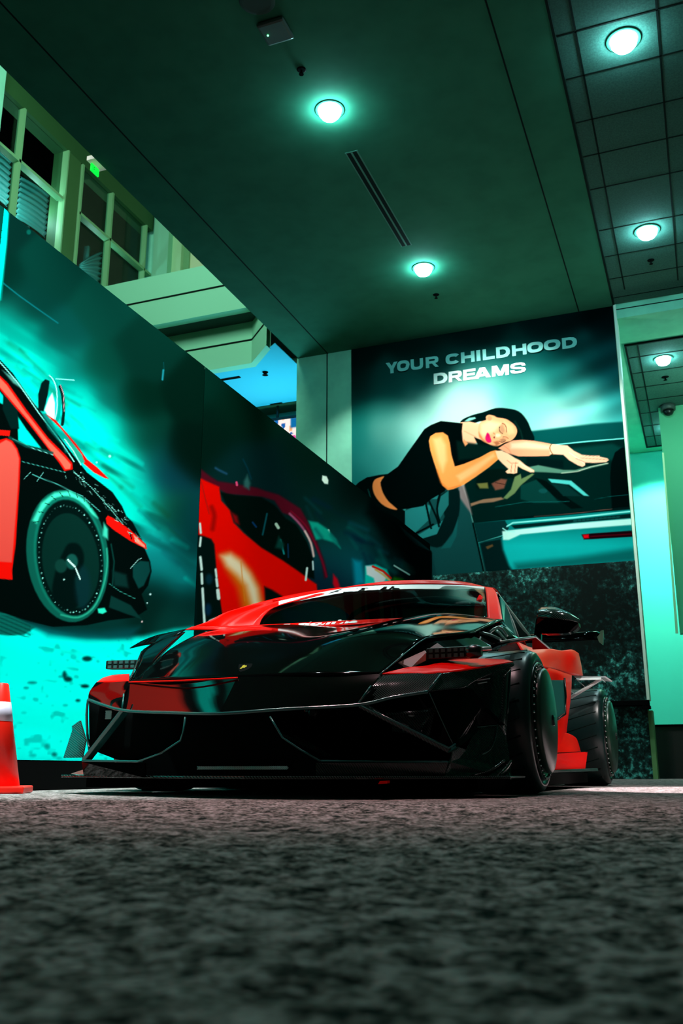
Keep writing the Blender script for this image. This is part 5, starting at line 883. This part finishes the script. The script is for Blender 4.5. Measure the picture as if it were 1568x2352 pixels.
# cabin
surf('rear_cabin_wall', [[X_(-.5, 6.7, .8), X_(0, 6.75, .8), X_(.5, 6.7, .8)], [X_(-.5, 6.6, 1.25), X_(0, 6.65, 1.33), X_(.45, 6.6, 1.25)]], 'dark', car, 2, 2)
box('dashboard', (XC - .68, XC + .66, 5.45, 5.75, .8, .97), 'dark', car, bevel=.03)
for x0, mm in ((.33, 'red'),): surf('seat', [[X_(x0 - .2, 6.1, .75), X_(x0 - .1, 6.14, .75), X_(x0 + .1, 6.14, .75), X_(x0 + .2, 6.1, .75)], [X_(x0 - .2, 6.2, 1.0), X_(x0 - .1, 6.26, 1.0), X_(x0 + .1, 6.26, 1.0), X_(x0 + .2, 6.2, 1.0)], [X_(x0 - .1, 6.28, 1.2), X_(x0 - .05, 6.32, 1.23), X_(x0 + .05, 6.32, 1.23), X_(x0 + .1, 6.28, 1.2)]], 'blackp', car, 3, 4, solid=.05)
pr = resample([A(1101, 1366, 5.75), A(1095, 1375, 5.72), A(1089, 1395, 5.7), A(1090, 1413, 5.68), A(1108, 1413, 5.68), A(1109, 1385, 5.72), A(1105, 1370, 5.75)], 3, True)
prism('seat_headrest', pr, (0, .08, 0), 'red', car)
tubes('roll_cage', [[X_(-.55, 6.3, .8), X_(-.5, 6.35, 1.2), X_(0, 6.4, 1.29), X_(.42, 6.35, 1.2), X_(.55, 6.3, .8)]], .02, 'blackp', car, smooth=5)
# side glass, buttress
prism('side_window', [A(1149, 1370, 5.9), A(1160, 1386, 6.0), A(1176, 1425, 6.1), A(1189, 1462, 6.1), A(1157, 1436, 5.6)], (-.01, .01, 0), mat('side_glass', (.02, .16, .14), .08, spec=.6), car)
prism('buttress_panel', [A(1142, 1360, 6.15), A(1146, 1368, 6.25), A(1171, 1405, 6.6), A(1219, 1465, 7.1), A(1190, 1468, 6.3), A(1176, 1425, 6.2), A(1160, 1388, 6.1)], (-.02, .02, 0), 'gloss', car)
tubes('roof_rail', [[A(1140, 1362, 6.13), A(1145, 1370, 6.2), A(1171, 1405, 6.55), A(1196, 1437, 6.8), A(1219, 1465, 7.05)]], [.006, .012, .014, .014, .008], 'silver', car)
tubes('window_seal', [[A(1148, 1372, 6.0), A(1165, 1400, 6.08), A(1178, 1428, 6.1), A(1190, 1463, 6.08)]], .006, 'silver', car)
# door, quarter panels, skirt (right of the picture) and their mirror images
side_rows = [[A(1185, 1474, 5.3), A(1220, 1489, 5.6), A(1262, 1491, 6.0), A(1288, 1495, 6.35), A(1312, 1493, 6.6), A(1327, 1501, 6.85)], [A(1200, 1500, 5.25), A(1230, 1505, 5.5), A(1268, 1508, 5.95), A(1292, 1511, 6.3), A(1318, 1511, 6.55), A(1333, 1527, 6.85)],
    [A(1215, 1530, 5.25), A(1245, 1532, 5.5), A(1272, 1538, 5.95), A(1292, 1545, 6.2), A(1312, 1551, 6.45), A(1337, 1552, 6.85)]]
surf('rear_quarter_panel', [side_rows, [[MIR(p) for p in r] for r in side_rows]], 'red', car, 5, 5, solid=.01)
door = [[A(1220, 1528, 5.3), A(1262, 1535, 5.75), A(1290, 1544, 6.0), A(1311, 1551, 6.3)], [A(1220, 1600, 5.25), A(1262, 1600, 5.7), A(1292, 1605, 5.95), A(1309, 1600, 6.25)], [A(1225, 1680, 5.25), A(1262, 1680, 5.65), A(1290, 1680, 5.9), A(1300, 1672, 6.15)], [A(1225, 1735, 5.25), A(1265, 1735, 5.6), A(1285, 1735, 5.85), A(1296, 1725, 6.1)]]
surf('door_skin', [door, [[MIR(p) for p in r] for r in door]], 'red', car, 4, 4, solid=.01)
prism('side_intake', [A(1258, 1562, 5.62), A(1297, 1562, 5.9), A(1300, 1630, 5.9), A(1296, 1638, 5.88), A(1278, 1651, 5.75), A(1258, 1660, 5.6)], (-.01, .0, 0), mat('teal_intake_panel', (.015, .13, .11), .3), car)
tubes('intake_frame', [[A(1296, 1557, 5.88), A(1299, 1600, 5.88), A(1298, 1640, 5.86), A(1278, 1654, 5.74)]], .006, 'rim', car)
arch = [[A(1262, 1690, 5.7), A(1290, 1684, 5.95), A(1303, 1685, 6.1)], [A(1262, 1712, 5.65), A(1300, 1700, 6.0), A(1322, 1697, 6.3)], [A(1262, 1731, 5.62), A(1305, 1731, 5.95), A(1332, 1728, 6.3)]]
surf('skirt_shoulder', [arch, [[MIR(p) for p in r] for r in arch]], 'red', car, 5, 5, solid=.01)
sk = [A(1255, 1732, 5.5), A(1349, 1727, 6.25), A(1344, 1765, 6.22), A(1255, 1769, 5.5)]
prism('side_skirt', sk, (-.02, .02, 0), 'red', car); prism('side_skirt', [MIR(p) for p in sk], (.02, .02, 0), 'red', car)
tubes('skirt_seam', [[A(1255, 1731, 5.49), A(1332, 1728, 6.15), A(1349, 1726.5, 6.24)]], .003, 'dark', car)
prism('side_sill', [A(1262, 1769, 5.5), A(1372, 1764, 6.4), A(1374, 1771, 6.4), A(1262, 1775, 5.5)], (-.1, .05, 0), 'twill', car)
# rear arch brackets
prism('rear_arch_plate', [A(1322, 1557, 6.8), A(1380, 1556, 6.85), A(1379, 1561, 6.8), A(1326, 1562, 6.75)], (0, .02, 0), 'white', car)
prism('rear_arch_plate', [A(1318, 1553, 6.85), A(1390, 1553, 6.9), A(1406, 1564, 6.92), A(1404, 1566, 6.92), A(1388, 1556, 6.88), A(1320, 1556, 6.85)], (0, .03, 0), 'silver', car)
tubes('arch_stay', [[A(1379, 1560, 6.82), A(1345, 1581, 6.8), A(1310, 1602, 6.78)]], .012, 'white', car)
tubes('stay_cable', [[A(1322, 1560, 6.8), A(1346, 1580, 6.8)], [A(1298, 1566, 6.5), A(1315, 1590, 6.7)], [A(1310, 1588, 6.75), A(1322, 1595, 6.78)], [A(1380, 1560, 6.85), A(1390, 1567, 6.85)]], .003, 'silver', car)
# mirror
mir = surf('door_mirror', [[A(1233, 1418, 5.28), A(1270, 1421, 5.24), A(1305, 1424, 5.26), A(1328, 1430, 5.34)], [A(1234, 1405, 5.30), A(1270, 1403, 5.26), A(1303, 1410, 5.28), A(1330, 1424, 5.35)], [A(1242, 1396, 5.38), A(1270, 1395, 5.38), A(1305, 1407, 5.4), A(1329, 1423, 5.4)]], 'twill', car, 6, 5)
prism('mirror_face', resample([A(1234, 1419, 5.3), A(1280, 1422, 5.27), A(1328, 1430, 5.35), A(1322, 1446, 5.36), A(1305, 1453, 5.34), A(1275, 1455, 5.3), A(1238, 1452, 5.3)], 2, True), (0, .08, 0), 'gloss', car)
prism('mirror_stalk', [A(1231, 1420, 5.32), A(1242, 1420, 5.32), A(1242, 1474, 5.34), A(1225, 1466, 5.34)], (0, .04, 0), 'gloss', car)
prism('mirror_underside', [A(1243, 1456, 5.33), A(1250, 1449, 5.33), A(1285, 1452, 5.33), A(1268, 1457, 5.33)], (0, .03, 0), 'red', car)
# rear wing
wz = A(1300, 1464, 8.1).z; wx = A(1374, 1464, 8.1).x - XC
surf('rear_wing', [[X_(x, 8.0, wz - .03), X_(x, 8.05, wz + .03), X_(x, 8.25, wz + .045), X_(x, 8.4, wz + .06), X_(x, 8.3, wz), X_(x, 8.05, wz - .04)] for x in (-wx, -wx / 2, 0, wx / 2, wx)], 'gloss', car, 4, 3, solid=.004)
tubes('wing_strake', [[A(1245, 1470, 8.0), A(1372, 1467, 8.0)]], .012, 'gloss', car)
ep = [A(1371, 1463, 7.98), A(1377, 1456, 7.98), A(1378, 1449, 7.98), A(1385, 1447, 8.0), A(1385, 1464, 8.0), A(1384, 1481, 8.0), A(1375, 1474, 7.98)]
prism('wing_endplate', ep, (0, .04, 0), mat('endplate_green', (.35, .6, .4), .4), car); prism('wing_endplate', [MIR(p) for p in ep], (0, .04, 0), 'twill', car)
for x in (-.35, .35): prism('wing_pylon', [X_(x, 7.8, .95), X_(x, 8.0, .95), X_(x, 8.25, wz), X_(x, 8.1, wz)], (.012, 0, 0), 'twill', car)
# emblem on the hood
th = bvh([hood])
def hp(pts, lift, name, m_, par=car):
    uv = [(x, y) for x, y in pts]; vs = []
    for x, y in uv:
        r = (cR * (x - 784) - cU * (y - 1176) + cF * F).normalized(); h_ = th.ray_cast(CAM, r); vs.append((h_[0] - r * lift) if h_[0] is not None else A(x, y, 3.68))
    return mesh(name, vs, [tuple(range(len(vs)))], m_, par, solid=.001)
M['gold'] = mat('emblem_gold', (.7, .6, .05), .3, metal=.4)
k_ = lambda x, y: (480 + x / 3.92, 1420 + y / 3.92)
em = hp([k_(*p) for p in ((262, 410), (396, 401), (398, 420), (385, 445), (345, 472), (280, 492), (262, 478), (256, 445))], .008, 'hood_emblem', 'gold')
hp([k_(*p) for p in ((268, 415), (388, 407), (390, 420), (378, 441), (342, 465), (284, 484), (270, 474), (264, 445))], .0105, 'shield_field', 'dark', em)
hp([k_(*p) for p in ((276, 452), (292, 442), (300, 428), (318, 418), (322, 426), (338, 424), (340, 434), (326, 440), (318, 448), (304, 446), (288, 456))], .013, 'shield_bull', 'gold', em)
# wheels
def wheel(cx, cy, out, w_, R_):
    """cx = outer tyre face, out = +1 when the face looks to the right of the picture"""
    s = -out; c_ = (cx, cy, R_); prof = [(R_ * .8, .02), (R_ * .83, .006), (R_ * .9, .0), (R_ * .96, .012), (R_ * .99, .035), (R_, .07), (R_, w_ - .07), (R_ * .99, w_ - .035), (R_ * .955, w_ - .012), (R_ * .8, w_), (R_ * .7, w_ - .01)]
    rim = lathe('wheel', [(r_, h_ * s) for r_, h_ in [(.05, .03), (R_ * .72, .028), (R_ * .75, -.004), (R_ * .815, -.006), (R_ * .825, .01), (R_ * .76, .035), (R_ * .7, w_ - .02), (.05, w_ - .03)]], c_, 'rim', car, 'X', 64)
    ty = lathe('tyre', [(r_, h_ * s) for r_, h_ in prof], c_, 'tyre', rim, 'X', 72)
    # tread grooves
    L = []
    for k in range(26):
        a0 = k / 26 * 2 * math.pi
        L.append([Vector((cx + s * (.045 + t * (w_ - .12)), cy + (R_ - .002) * math.cos(a0 + t * .22), R_ + (R_ - .002) * math.sin(a0 + t * .22))) for t in (0, .3, .6, .85)])
    tubes('tread_groove', L, .0042, 'groove', ty, seg=5)
    lathe('wheel_disc', [(r_, h_ * s) for r_, h_ in [(R_ * .70, .012), (R_ * .735, -.028), (R_ * .7, -.036), (R_ * .5, -.048), (R_ * .2, -.052), (.03, -.052)]], c_, 'disc', rim, 'X', 56)
    lathe('centre_nut', [(r_, h_ * s) for r_, h_ in [(.03, -.05), (.026, -.058), (.012, -.06)]], c_, 'rim', rim, 'X', 6, smooth=False)
    for k in range(44):
        a0 = k / 44 * 2 * math.pi + .05; lathe('rim_bolt', [(.0065, -.005 * s), (.006, -.012 * s), (.002, -.014 * s)], (cx, cy + R_ * .785 * math.cos(a0), R_ + R_ * .785 * math.sin(a0)), 'bolt', rim, 'X', 6)
    return rim
wheel(-.752, 4.6, 1, .33, .335); wheel(-.70, 7.15, 1, .36, .342); wheel(2 * XC + .752, 4.6, -1, .33, .335); wheel(2 * XC + .70, 7.15, -1, .36, .342)
